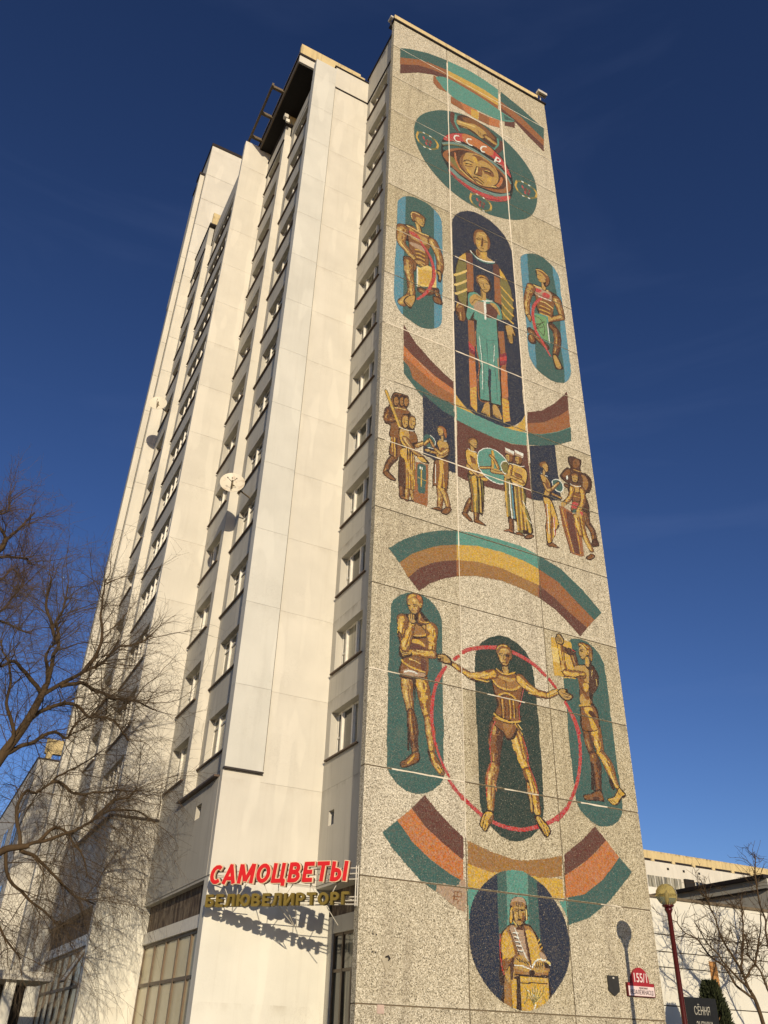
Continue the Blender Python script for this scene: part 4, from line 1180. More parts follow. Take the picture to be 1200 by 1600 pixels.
Sk10 780,2208,2.1 788,2210,2.1
#right_procession_mosaic globe_disc
PW10 801,2143 810,2157 830,2167 849,2164 861,2145 856,2120 843,2104 823,2103 807,2115
PG10 805,2144 812,2155 829,2162 847,2159 856,2141 852,2121 841,2108 825,2108 810,2118
Tb00 1.7 805,2114,12 836,2150,10
#right_procession_mosaic guitar
Po00 825,2034 835,2035 854,2034 884,2025 912,2005 927,1937 927,1831 913,1822 860,1824 833,1944
PM00 860,2021 891,2016 901,1911 910,1830 880,1831 862,1935
SY00 839,2022,4.0 857,1923,3.9 876,1830,3.8
SY00 906,1948,3.2 910,1833,3.1
Sk00 827,2032,2.8 860,1824,2.7
#right_procession_mosaic worker
Tg00 2.4 933,2012,39 939,1941,29 969,1872,23
Pk10 935,1824 962,1849 978,1853 984,1841 954,1817
Pb10 941,1825 963,1846 975,1849 978,1840 954,1822
Tg00 2.4 912,2005,34 922,1929,24
Pk10 894,2164 933,2170 965,2173 971,2160 950,2114 942,2052 916,2032 884,2025 897,2074 898,2112 880,2129
Pb10 900,2162 957,2170 950,2114 939,2058 889,2034 902,2083 903,2121
Ps10 900,2162 952,2169 950,2149 911,2124 897,2134
PR10 902,2076 933,2079 926,2054 890,2046
SY10 902,2109,3.3 941,2112,3.3
Sk10 900,2128,2.9 948,2137,2.9
Sk10 902,2083,2.9 939,2092,2.9
Tg00 2.5 906,2145,25 888,2094,19 852,2052,15
Tg00 2.5 959,2156,30 956,2101,25 924,2038,20
Ps10 916,2032 938,2050 947,2031 929,2014 913,2013
PG00 901,2042 917,2043 903,2024 892,2026
PR10 932,2041 946,2042 946,2027 935,2027
Ps10 837,2050 858,2065 864,2052 843,2034
Pk10 906,2211 916,2228 941,2235 949,2218 941,2188 926,2179 909,2185
Ps10 912,2211 923,2225 940,2227 942,2212 935,2190 922,2184 913,2190
Pb10 908,2212 918,2227 940,2233 946,2217 931,2224 918,2215
Sk10 917,2207,2.6 925,2208,2.6
Sk10 931,2208,2.6 939,2209,2.6
Sk10 921,2193,2.1 932,2195,2.1
SW10 900,2166,2.5 924,2163,2.5 953,2173,2.6
#rainbow_mosaic band
Pg00 58,1606 114,1658 186,1705 260,1740 336,1763 414,1776 533,1783 635,1781 697,1766 800,1737 899,1672 981,1596 941,1555 860,1614 782,1674 691,1707 631,1721 530,1730 422,1724 334,1702 268,1680 213,1652 150,1611 101,1561
PY00 101,1561 150,1611 213,1652 268,1680 334,1702 422,1724 530,1730 631,1721 691,1707 782,1674 860,1614 941,1555 902,1513 831,1551 764,1598 690,1635 625,1645 526,1660 419,1657 333,1639 277,1619 231,1598 177,1561 136,1514
Po00 136,1514 177,1561 231,1598 277,1619 333,1639 419,1657 526,1660 625,1645 690,1635 764,1598 831,1551 902,1513 863,1469 816,1510 759,1551 686,1582 621,1598 523,1608 407,1596 331,1573 276,1549 222,1515 178,1474
PG00 58,1606 114,1658 186,1705 260,1740 334,1763 333,1702 268,1680 213,1652 150,1611 101,1561
Pc00 101,1561 150,1611 213,1652 268,1680 333,1702 331,1638 277,1619 231,1598 177,1561 136,1514
PM00 136,1514 177,1561 231,1598 277,1619 331,1638 330,1572 276,1549 222,1515 178,1474
Pg00 342,1764 414,1776 533,1783 635,1781 697,1766 691,1707 631,1721 530,1730 422,1724 340,1704
PY00 340,1704 422,1724 530,1730 631,1721 691,1707 685,1636 625,1645 526,1660 419,1657 339,1640
Pc00 339,1640 419,1657 526,1660 625,1645 685,1636 681,1584 621,1598 523,1608 407,1596 337,1575
PG00 703,1765 800,1737 899,1672 981,1596 941,1555 860,1614 782,1674 697,1704
Po00 697,1704 782,1674 860,1614 941,1555 902,1513 831,1551 764,1598 691,1634
PM00 691,1634 764,1598 831,1551 902,1513 863,1469 816,1510 759,1551 686,1582
#thinker_capsule_mosaic field
PG00 72,1375 72,1394 81,1414 103,1438 134,1456 165,1463 193,1461 223,1449 243,1432 259,1409 267,1385 267,1321 265,1176 69,1136 70,1254 71,1316
PG00 68,1190 266,1233 269,1029 268,862 253,840 229,821 200,807 172,801 138,806 109,821 86,842 73,864 70,967 70,1072
#thinker_capsule_mosaic figure
Tb00 1.6 135,1170,45 137,1118,41 145,1073,31 150,1044,24
Tn00 1.5 152,1045,25 158,1003,37 163,957,28 168,919,21
Pk10 116,886 136,899 159,923 181,929 184,904 171,890 137,873 120,870
Pb10 121,887 139,897 161,919 178,924 180,906 168,893 137,877 122,874
PY10 139,887 159,910 165,919 162,906 148,888
Sk10 121,883,1.6 131,886,1.6
Sk10 121,878,1.6 131,881,1.6
Pk00 139,1005 146,1006 147,926 140,925
Tg00 1.6 184,1175,46 198,1116,48 206,1066,35 212,1040,27
Tb00 1.5 213,1035,27 221,999,36 225,955,25 227,932,20
Tg00 1.5 228,927,21 238,905,27 259,881,25
Pk10 209,939 219,933 224,913 219,907 215,919
Sk10 247,892,1.7 262,874,1.7
Sk10 255,895,1.7 268,880,1.7
Sk10 262,902,1.4 271,888,1.4
Pk10 153,1163 166,1166 168,1102 165,1085 160,1131
Pk10 95,1355 104,1368 135,1378 189,1392 225,1366 243,1353 245,1324 242,1257 231,1240 207,1232 207,1172 109,1152 116,1218 104,1250 113,1264 101,1303
Pb10 135,1361 171,1361 216,1360 234,1343 207,1307 211,1266 209,1179 117,1159 122,1214 141,1222 150,1273 153,1315
Pc10 162,1342 189,1353 211,1350 209,1324 189,1311 162,1309
Ps10 189,1349 216,1362 225,1349 211,1337
PY10 156,1291 180,1294 200,1282 200,1274 180,1280 154,1280
PM10 152,1277 171,1278 200,1272 211,1268 180,1257 143,1251 145,1263
Pk10 156,1301 184,1306 207,1317 209,1310 184,1300 156,1294
PY10 160,1308 189,1313 207,1323 202,1314 182,1308 162,1304
Sk10 189,1345,1.5 198,1336,1.5 207,1334,1.5
Pb10 137,1225 180,1223 202,1223 202,1187 159,1190 120,1205
Sy10 142,1220,2.9 163,1219,3.0 183,1213,3.0
PM10 185,1230 207,1224 204,1188 189,1192
Sk10 123,1200,3.3 159,1190,3.3 200,1183,3.4
SY10 116,1210,6.2 129,1201,6.2 159,1192,6.3 200,1187,6.3
Pt00 121,1178 138,1187 163,1183 181,1179 200,1171 123,1162
SW10 127,1173,4.5 148,1181,4.6 172,1177,4.6
Pt00 172,1181 202,1183 204,1176 192,1171
Tg00 1.7 227,1345,48 227,1311,39 227,1266,30
Tg00 1.7 231,1256,30 146,1243,22
Sy10 230,1346,3.1 230,1331,3.1
Sy10 172,1255,3.0 215,1261,3.0
Pk10 106,1246 115,1252 141,1250 154,1243 152,1232 122,1218 107,1222
Ps10 110,1246 120,1250 145,1249 150,1240 124,1226 116,1230
Sk10 115,1242,1.7 141,1243,1.7
Sk10 116,1235,1.7 141,1237,1.7
Sk10 116,1228,1.7 141,1231,1.7
Tg00 1.7 116,1352,41 116,1323,33 112,1293,24
Pk10 101,1307 114,1297 124,1254 111,1254 103,1282
Sb10 106,1300,5.6 115,1261,5.5
Tg00 1.6 126,1259,35 140,1304,30 151,1348,25
Sy10 151,1369,3.5 153,1344,3.5
Pk10 137,1374 150,1386 168,1382 174,1371 166,1352 153,1344 140,1354
Ps10 139,1374 150,1384 166,1380 171,1370 164,1356 153,1349 142,1356
Sk10 146,1381,1.5 147,1364,1.5
Sk10 154,1380,1.6 155,1364,1.5
Sk10 162,1379,1.6 162,1364,1.5
Sk10 182,1381,37.9 182,1364,37.7
Pb10 177,1397 193,1376 207,1362 177,1355 174,1371
SY10 180,1364,4.4 198,1361,4.4 216,1367,4.5
Sd10 171,1350,4.4 193,1353,4.4 216,1363,4.5
Ss10 182,1386,5.8 180,1366,5.8
Pk10 129,1433 134,1447 152,1459 175,1462 191,1453 194,1430 188,1405 179,1396 171,1383 157,1379 144,1385 137,1400 131,1414
Ps10 134,1419 139,1435 157,1447 172,1442 179,1428 179,1407 171,1391 158,1384 147,1390 139,1403
Pb10 131,1429 135,1445 152,1457 173,1460 188,1452 192,1432 188,1415 179,1428 172,1440 157,1444 141,1432 134,1417
PY10 134,1432 141,1447 154,1455 166,1453 152,1444 141,1434
PO10 170,1457 184,1454 188,1444 179,1437 172,1446
Sk10 134,1411,2.2 143,1412,2.2
Sk10 136,1408,2.4 143,1409,2.5
Sk10 157,1417,2.2 167,1419,2.2 173,1417,2.2
Sk10 159,1412,2.5 168,1414,2.5
Sb10 150,1414,3.1 148,1400,3.1 154,1400,3.1
Sk10 147,1391,2.0 158,1394,2.0
Pb10 172,1409 179,1420 179,1400 169,1389
Sy10 150,1412,2.9 148,1401,2.9
Sy10 167,1408,2.7 170,1404,2.7
PY10 180,1424 188,1429 188,1418 182,1412
Sk10 183,1425,1.4 186,1419,1.4
Py10 154,1439 163,1437 163,1427 158,1427
#central_arch_mosaic field
PE00 394,1277 402,1310 423,1342 454,1367 495,1386 537,1388 577,1373 607,1352 626,1324 635,1285 639,1210 640,1145 637,1057 394,1014 393,1161
PE00 395,1085 642,1131 641,1041 642,949 638,859 637,822 628,784 607,753 581,731 550,716 526,711 496,711 467,719 439,737 415,761 401,783 396,806 396,898 395,998
#builder_capsule_mosaic field
PG00 765,1261 766,1295 791,1388 802,1433 821,1449 857,1458 892,1454 926,1436 949,1411 963,1381 964,1327 965,1254 962,1136 768,1101 767,1157 765,1238
PG00 768,1169 963,1206 965,1137 966,991 968,910 967,877 960,849 939,822 911,806 884,799 853,798 829,806 803,822 783,838 771,863 769,911 766,1011 766,1115
#builder_capsule_mosaic sheet
PY00 724,1433 747,1436 784,1435 816,1434 819,1394 823,1341 820,1296 766,1291 725,1287 724,1360
Py00 723,1397 757,1397 757,1341 726,1339
#builder_capsule_mosaic figure
Tn00 1.9 848,1173,35 847,1113,39 853,1056,32 860,1036,29
Tn00 1.8 865,1027,34 871,997,43 872,956,30 869,916,26
Pk00 850,999 862,1001 852,908 838,910
Pk10 804,889 835,898 859,912 882,915 890,882 883,877 851,876 812,872 803,879
Pb10 808,887 838,895 860,907 878,910 886,884 851,880 813,876
Pd10 846,888 869,889 868,881 845,880
Tg00 1.9 875,1173,51 884,1115,54 892,1073,40 897,1043,32
Tg00 1.8 906,1034,32 927,1001,42 941,962,29 955,936,19
Pk10 919,969 934,956 943,932 935,923 924,934
Pk10 903,890 932,902 948,922 961,937 976,929 989,915 978,904 968,900 948,877 924,872 909,882
PY10 907,889 935,900 951,919 961,932 973,923 982,915 965,905 943,880 925,875 913,884
Sk10 917,887,1.8 925,880,1.8
Sk10 924,889,1.8 936,883,1.8
Sk10 949,927,1.8 961,909,1.8
Tn00 1.7 783,1398,21 820,1389,25
Tn00 2.0 819,1387,28 829,1347,24
Pk10 781,1400 802,1409 833,1405 832,1394 819,1384 802,1383 791,1390
Pd10 785,1400 801,1406 829,1402 820,1388 805,1387
SR10 816,1406,2.3 832,1401,2.3
Pk10 823,1343 863,1359 904,1366 920,1349 929,1329 924,1294 912,1272 895,1252 888,1222 900,1206 908,1184 900,1125 825,1111 828,1203 832,1275 827,1305 822,1311
Pd10 886,1357 904,1362 916,1343 924,1323 919,1293 908,1271 889,1251 880,1270 879,1309
Pb10 832,1304 856,1309 865,1289 876,1265 875,1236 884,1217 832,1206 835,1252
Ps10 820,1340 856,1353 885,1354 882,1309 877,1289 860,1295 856,1311 822,1311
PY10 853,1284 876,1286 874,1267 861,1254 853,1265
Ps10 836,1238 865,1248 875,1236 869,1211 832,1206
Pb10 848,1245 874,1248 871,1228 857,1228
Sy10 902,1345,2.8 896,1322,2.8
Sy10 915,1311,2.2 917,1288,2.2
Sk10 835,1280,2.5 851,1250,2.4
Pb10 833,1195 883,1207 900,1185 902,1160 897,1124 831,1112 831,1158
PY10 847,1193 876,1201 885,1184 874,1166 886,1145 894,1126 871,1120 860,1163 848,1177
Pd10 862,1182 880,1188 895,1170 883,1163 867,1171
SY10 825,1197,7.4 848,1203,7.5 872,1209,7.5
Sk10 824,1192,1.9 871,1204,1.9
Tg00 2.0 762,1419,24 766,1382,22 769,1343,23 774,1315,29
Tg00 1.9 779,1307,27 857,1317,25
SY10 768,1288,4.3 791,1293,4.3 817,1295,4.4
Sk10 766,1292,2.2 818,1301,2.2 863,1316,2.2
Pk10 745,1429 751,1450 769,1457 785,1439 780,1417 759,1413 748,1418
Ps10 749,1430 754,1447 767,1452 780,1435 776,1421 761,1417 751,1420
Sk10 753,1448,1.4 755,1425,1.4
Sk10 759,1446,1.4 761,1425,1.4
Sk10 765,1443,1.4 767,1424,1.4
Sk10 771,1441,1.4 773,1424,1.4
Sk10 888,1375,31.2 886,1359,31.0
Ss10 883,1383,19.9 881,1363,19.7
SY10 882,1393,4.6 879,1368,4.5
Sk10 896,1391,2.6 902,1368,2.6
Pk10 847,1436 862,1445 880,1447 903,1442 914,1428 913,1405 906,1379 895,1381 891,1395 878,1390 871,1378 856,1377 851,1386 846,1400 851,1419
Ps10 853,1422 866,1430 883,1426 885,1409 879,1395 868,1383 857,1381 853,1389 849,1398
Pb10 849,1435 861,1443 879,1444 900,1440 911,1426 907,1384 895,1386 892,1405 885,1422 872,1431 854,1427
Sy10 855,1436,4.6 872,1431,4.6 882,1421,4.6
SY10 873,1440,4.0 895,1429,4.0
SY10 904,1408,2.9 904,1383,2.8
Sk10 854,1410,2.8 866,1410,2.8
Sk10 856,1415,2.6 870,1419,2.6
Sk10 853,1389,2.3 859,1389,2.3
PY10 884,1414 895,1419 892,1403 884,1401
Sk10 888,1412,1.7 890,1406,1.7
#red_ring_mosaic ring
SR10 242,1163,11.5 256,1189,11.6 275,1216,11.7
SR10 314,1257,12.0 330,1271,12.1
SR10 347,1289,13.2 372,1305,13.3 412,1320,13.5 447,1330,13.6 485,1338,13.8
SR10 551,1336,14.0 579,1330,14.0 620,1318,14.1 655,1301,14.1 685,1280,14.1
SR00 702,1268,12.1 726,1243,12.1
SR10 765,1195,13.0 784,1166,13.0 801,1135,12.9 813,1098,12.8
SR10 765,1196,11.0 777,1173,10.9 788,1150,10.9 797,1129,10.8 803,1108,10.8
SR10 780,1171,13.0 792,1146,12.9 804,1108,12.8 810,1065,12.7 808,1028,12.5 802,991,12.4 791,951,12.2 777,915,12.0 757,878,11.8
SR10 751,870,11.8 734,841,11.6 713,817,11.5 687,795,11.3
SR10 244,1160,11.5 235,1129,11.3 229,1087,11.1 226,1055,11.0 227,1024,10.9 233,993,10.8
SR00 281,1223,8.7 264,1195,8.6 250,1166,8.5
SR10 243,1153,9.0 234,1126,8.9 227,1097,8.8 225,1058,8.7 226,1024,8.6 236,970,8.5 242,955,8.5
SR10 239,965,8.5 251,930,8.4 268,897,8.4 286,870,8.3
SR10 288,857,8.3 303,837,8.3 323,820,8.2
SR00 288,857,10.2 306,838,10.2 333,811,10.2
SR10 346,807,11.6 371,789,11.6 404,770,11.6
SR10 328,819,11.5 350,802,11.5 378,785,11.5 403,769,11.5
SR10 435,758,11.6 469,750,11.7 510,746,11.7 552,748,11.9 589,758,12.0 614,766,12.1
SR10 640,776,12.2 666,789,12.4 696,808,12.5 724,831,12.7
#leaping_man_mosaic figure
Tn00 1.6 471,1053,57 463,1010,52 460,968,38 457,932,34
Tb00 1.6 452,921,40 438,880,42 436,840,32 434,797,24
SO10 454,870,3.8 459,851,3.8
Pk10 391,747 407,779 425,789 445,787 442,763 431,747 414,724 399,732
PY10 395,747 409,776 424,785 439,783 435,762 426,751 413,728 402,734
Pb10 423,758 442,781 440,762 428,749
Sk10 405,749,1.8 400,735,1.8
Sk10 415,748,1.8 409,731,1.8
Sk10 414,775,1.8 405,751,1.8
Tg00 1.7 541,1061,43 556,1010,50 569,965,38 579,936,32
Tg00 1.6 581,926,34 597,893,36 605,855,29 612,811,24
Pk10 575,900 587,897 597,809 584,805 581,839 572,865
Ps10 578,893 585,889 591,853 592,809 586,810 584,844 578,866
SO10 581,886,4.0 585,869,4.0
Pk10 595,794 611,799 635,788 655,768 658,752 645,737 633,737 614,758 603,776
PY10 606,793 620,793 637,778 651,763 651,751 640,740 623,760 609,779
Sk10 632,761,1.9 640,740,1.9
Sk10 641,767,1.9 649,746,1.9
Sk10 616,790,1.7 633,768,1.7
Pk10 461,1094 567,1114 562,1089 542,1034 510,1021 492,1041 459,1065
Pb10 465,1090 560,1107 555,1079 530,1037 510,1027 496,1045 466,1063
Pc10 497,1074 533,1078 524,1052 511,1035 501,1048
PY10 464,1089 488,1081 520,1080 565,1091 564,1100 520,1088 495,1090 474,1097
Sk10 467,1085,2.1 491,1078,2.1 523,1077,2.1 562,1087,2.1
SY10 545,1080,3.6 557,1066,3.6 571,1049,3.6
Sy10 555,1082,2.7 570,1066,2.7
Sk10 550,1081,1.8 563,1057,1.8
SR10 465,1074,1.8 448,1034,1.7 440,980,1.7 444,940,1.7 427,898,1.7 421,828,1.6
SR10 571,1042,1.5 587,992,1.5 588,953,1.5 606,915,1.4 620,862,1.4
Pk10 457,1230 478,1260 508,1258 559,1260 588,1244 593,1236 585,1199 568,1136 567,1090 527,1080 488,1088 460,1095 476,1131 466,1167
Pb10 462,1228 483,1255 518,1251 559,1255 580,1238 580,1203 560,1134 560,1094 527,1089 494,1095 470,1105 484,1137 471,1172
Pc10 464,1222 496,1225 516,1220 562,1234 577,1228 560,1207 525,1198 485,1201 468,1210
SY10 461,1220,6.1 480,1200,6.1 514,1194,6.2 555,1202,6.2 587,1230,6.3
Sk10 461,1213,2.4 480,1193,2.3 514,1187,2.4 560,1198,2.4
Sk10 516,1220,2.4 517,1194,2.4
Ps10 487,1236 537,1238 568,1244 536,1224 496,1227
SY10 483,1166,5.6 508,1179,5.6 538,1177,5.7 552,1167,5.7
Sk10 485,1160,2.3 513,1173,2.4 543,1169,2.4
Sk10 490,1155,2.3 493,1122,2.3 492,1090,2.3
Sk10 505,1158,2.3 508,1124,2.3 507,1093,2.3
Sk10 520,1161,2.3 522,1127,2.3 522,1096,2.3
Sk10 535,1164,2.4 537,1130,2.3 537,1099,2.3
Sk10 547,1166,2.4 550,1133,2.3 549,1101,2.3
SY10 497,1156,4.2 499,1123,4.2 499,1092,4.1
SY10 527,1162,4.2 529,1129,4.2 528,1097,4.1
SY10 542,1165,4.3 544,1131,4.2 543,1100,4.2
SR10 588,1209,2.4 571,1154,2.4 563,1135,2.4 564,1091,2.3
SY10 462,1099,6.4 488,1087,6.4 527,1083,6.4 566,1093,6.5
Sk10 515,1286,29.2 518,1260,29.0
Ss10 515,1286,23.4 518,1260,23.2
SY10 481,1259,4.8 498,1249,4.8 523,1248,4.8 556,1262,4.9
Sk10 483,1253,2.4 502,1243,2.4 538,1247,2.4
Sk10 507,1275,2.9 513,1259,2.9
Tg00 1.7 467,1238,32 418,1221,28 379,1213,22 341,1226,18
Tg00 1.7 334,1227,20 303,1240,14
PY00 383,1208 417,1208 451,1209 446,1203 397,1202
Sk10 355,1208,2.3 378,1198,2.3 426,1199,2.3 453,1205,2.3
Pk10 242,1256 271,1267 294,1261 306,1245 301,1233 279,1232 256,1238
Ps10 248,1255 271,1263 289,1256 298,1242 280,1238 259,1243
Sk10 249,1253,1.8 271,1253,1.8
Sk10 249,1247,1.8 271,1248,1.8
Sk10 249,1242,1.8 271,1243,1.8
Sk10 249,1236,1.8 271,1238,1.8
Tg00 1.8 578,1242,38 607,1221,33 647,1207,25 683,1206,22
Tg00 1.8 694,1208,22 732,1229,20
Sk10 605,1195,2.4 645,1192,2.4 666,1187,2.4
SY10 610,1200,3.9 646,1201,3.9
Pk10 733,1231 756,1247 782,1246 779,1238 802,1230 797,1215 772,1202 751,1206
Ps10 738,1231 755,1243 771,1242 768,1234 793,1226 790,1217 773,1208 754,1212
Sk10 754,1229,2.5 785,1226,2.5
Sk10 760,1217,2.5 787,1218,2.5
Pk10 481,1328 493,1350 519,1360 542,1351 551,1330 547,1307 537,1300 530,1280 512,1274 497,1282 488,1303
Ps10 488,1323 501,1341 524,1349 539,1334 539,1309 526,1284 514,1279 501,1287 492,1306
Pb10 482,1326 494,1348 519,1357 540,1348 548,1330 544,1306 538,1314 537,1336 524,1344 503,1337 492,1317
SY10 487,1334,3.4 504,1350,3.5 529,1353,3.5
Pb10 528,1329 539,1327 536,1304 522,1283 521,1305
Sk10 494,1317,2.4 509,1321,2.5
Sk10 496,1313,2.9 508,1315,2.9
Sk10 520,1320,2.5 536,1320,2.5
Sk10 522,1315,3.0 533,1315,3.0
Sk10 516,1320,2.0 512,1300,2.0 520,1301,2.0
Sk10 506,1289,2.4 522,1290,2.4
Sy10 501,1301,2.4 505,1291,2.4
Sy10 503,1335,3.0 523,1338,3.0
#lower_bowl_mosaic band
PM00 201,802 244,763 291,727 333,700 331,635 262,675 206,711 158,758
PO00 158,758 206,711 262,675 331,635 329,579 289,592 215,629 160,667 111,719
PG00 111,719 160,667 215,629 289,592 329,579 328,511 324,512 238,543 188,567 143,603 98,641 63,680
Pc00 348,692 425,671 504,658 555,659 629,672 694,689 688,629 645,620 582,609 501,602 423,613 346,628
PY00 346,628 423,613 502,618 603,616 687,621 689,567 598,560 498,557 401,562 344,564
Pg00 344,563 401,562 371,538 351,486 346,482 343,528
PM00 703,693 777,743 838,794 878,755 804,693 698,631
PO00 699,632 767,669 829,713 878,755 926,709 851,637 768,585 691,567
Pg00 669,556 701,561 704,495 687,528
PG00 702,570 768,585 851,637 926,709 972,670 928,629 864,574 780,521 693,493
#lower_bowl_mosaic bare_patch
Pt00 240,563 266,567 293,563 314,568 318,579 334,584 339,570 335,499 312,503 279,521 252,538 238,544
Sb10 298,550,1.2 297,520,1.2
Sb10 321,551,1.2 320,536,1.2
Sb10 293,536,1.2 320,536,1.2
Sb10 296,547,1.2 321,551,1.2
Sb10 294,528,1.2 310,528,1.2 308,519,1.2
Sb10 308,548,1.2 308,537,1.2
#scholar_oval_mosaic field
PN10 347,488 359,527 381,560 413,589 448,612 480,623 519,628 550,625 582,611 616,594 643,567 669,536 685,506 693,471 695,435 688,399 673,367 647,335 616,307 584,284 552,271 528,267 499,269 462,279 425,298 395,324 368,358 352,393 345,432
PG01 447,638 483,642 476,430 445,428
Pg01 482,642 562,650 548,435 474,430
PG01 560,650 592,653 589,438 548,435
#scholar_oval_mosaic scholar
Pk11 441,330 444,406 451,451 471,470 490,481 546,486 569,469 586,447 599,416 618,388 617,379 609,361 604,272 449,266 453,320
Pc11 451,440 470,466 489,476 545,481 566,466 579,438 601,403 612,383 603,363 480,343 458,266 452,266 457,342 453,385
PY11 453,429 461,456 470,461 487,442 503,414 506,406 478,391 459,383 454,402
Pb11 487,442 503,414 505,397 484,398 468,386 458,363 453,385 475,395 497,403
Pt11 483,469 501,473 526,398 514,395 504,419 493,443
Pt11 507,464 532,468 545,395 526,398
PY11 535,464 563,466 579,438 584,393 555,378 547,422
Pd11 532,468 538,466 553,380 544,386
SW11 494,459,1.9 511,458,1.9
Sk11 494,456,1.3 511,454,1.3
SW11 498,448,1.9 515,447,1.9
Sk11 498,445,1.3 514,443,1.3
SW11 501,437,1.8 518,436,1.9
Sk11 501,434,1.3 518,432,1.3
SW11 505,426,1.8 521,425,1.8
Sk11 505,423,1.3 521,421,1.3
SW11 508,415,1.8 525,414,1.8
Sk11 508,412,1.3 525,410,1.3
SW11 501,471,2.4 517,433,2.4 538,394,2.4 549,377,2.4
Sk11 482,465,2.1 504,419,2.1 514,397,2.1
SR11 449,451,1.8 446,406,1.8 452,363,1.8 465,336,1.8
SY11 578,440,3.8 586,447,3.8
SY11 581,430,3.8 590,437,3.8
SY11 583,420,3.7 594,427,3.8
Pt11 583,415 599,412 607,397 585,397
Pb11 453,378 465,383 484,395 502,401 496,392 477,377 470,364 461,355 455,363
Ps11 461,359 474,375 493,392 489,344 474,330 460,346
Sk11 464,359,2.3 490,394,2.3
Sk11 457,350,2.3 465,336,2.3
Pd11 480,382 493,392 486,343 478,330 477,354
Ps11 492,383 502,397 521,402 544,388 546,377 525,378 495,379
Sk11 502,394,1.6 513,386,1.6
Sk11 511,393,1.6 522,385,1.6
Sk11 520,392,1.6 531,383,1.6
Sk11 529,391,1.6 540,381,1.6
PW11 552,369 556,382 575,397 597,398 618,391 616,379 600,392 575,392 562,380
Ps11 565,385 578,394 594,391 599,380 588,369 570,372
Sk11 570,390,1.6 567,374,1.6
Sk11 578,389,1.6 574,375,1.6
Sk11 585,388,1.6 581,375,1.6
Sk11 592,388,1.6 588,375,1.6
Pk11 597,391 616,384 611,374 599,378
Py11 600,396 618,391 618,384 606,390
#scholar_oval_mosaic lectern
Pc01 495,374 548,366 611,374 611,359 550,353 493,355
Ps01 495,377 522,378 549,371 561,374 610,370 610,366 554,360 494,368
SW11 493,377,2.3 519,376,2.3 549,369,2.3
Sk01 495,354,3.1 550,352,3.1 609,353,3.2
Pk11 544,366 561,366 559,354 543,355
PY01 511,350 607,351 607,317 604,272 510,266 510,313
Pk01 501,340 511,349 508,268 499,270
PY01 480,339 498,344 493,270 479,271
Pc01 456,331 480,330 478,267 455,270
Sy11 516,345,3.1 517,344,3.1
Sy11 529,345,3.1 530,344,3.1
Sy11 543,345,3.1 544,344,3.1
Sy11 557,345,3.1 558,344,3.1
Sy11 570,345,3.1 571,345,3.1
Sy11 584,345,3.1 585,345,3.1
Sy11 598,345,3.1 599,345,3.1
Se11 524,324,1.8 532,311,1.8 527,290,1.8 518,283,1.8
Se11 591,327,1.8 586,310,1.8 594,293,1.8
SW11 535,316,1.5 555,304,1.5 558,283,1.5 551,270,1.5
Se11 553,283,1.3 532,310,1.3
Sy11 556,285,1.0 536,308,1.0
Se11 553,283,1.3 541,315,1.3
Sy11 556,285,1.0 545,313,1.0
Se11 553,283,1.3 551,321,1.3
Sy11 556,285,1.0 555,319,1.0
Se11 553,283,1.3 560,326,1.3
Sy11 556,285,1.0 564,324,1.0
Se11 553,283,1.3 569,321,1.3
Sy11 556,285,1.0 573,320,1.0
Se11 553,283,1.3 578,317,1.3
Sy11 556,285,1.0 582,315,1.0
Se11 553,283,1.3 586,313,1.3
Sy11 556,285,1.0 590,311,1.0
Sk01 511,334,1.3 604,337,1.3
#scholar_oval_mosaic head
Pk11 485,508 490,539 501,551 520,556 538,554 547,542 551,514 550,497 542,494 533,482 517,476 502,477 496,486 483,476 483,490
Ps11 498,519 509,535 531,538 541,522 537,499 527,484 517,480 507,485 499,500
Pt11 490,530 494,544 507,552 526,555 541,551 546,535 537,541 519,543 503,538
Pc11 493,537 512,542 537,541 544,530 537,531 524,533 512,534 499,523
PY11 489,518 497,523 493,491 487,481 486,499
Py11 542,523 548,518 548,500 543,497
Sk11 511,539,1.6 513,529,1.6
Sk11 518,539,1.6 519,530,1.6
Sk11 524,540,1.6 526,530,1.6
Sk11 531,540,1.7 532,531,1.6
Sk11 502,520,2.2 514,521,2.2
Sk11 504,517,2.4 513,517,2.4
Sk11 523,521,2.2 538,522,2.2
Sk11 525,518,2.5 535,518,2.5
Sk11 518,523,1.6 516,502,1.6 522,501,1.6
Sk11 512,495,2.2 524,495,2.2
Sb11 512,492,1.9 523,492,1.9
Pb11 531,512 538,513 536,496 525,485
Sk11 496,491,2.4 508,477,2.4 520,475,2.4 543,485,2.4
Sy11 505,508,2.2 508,496,2.2
Sy11 498,489,1.9 511,474,1.9
Pd11 508,473 533,477 529,468 510,468
Sk11 497,519,1.6 499,500,1.6 504,487,1.6
"""
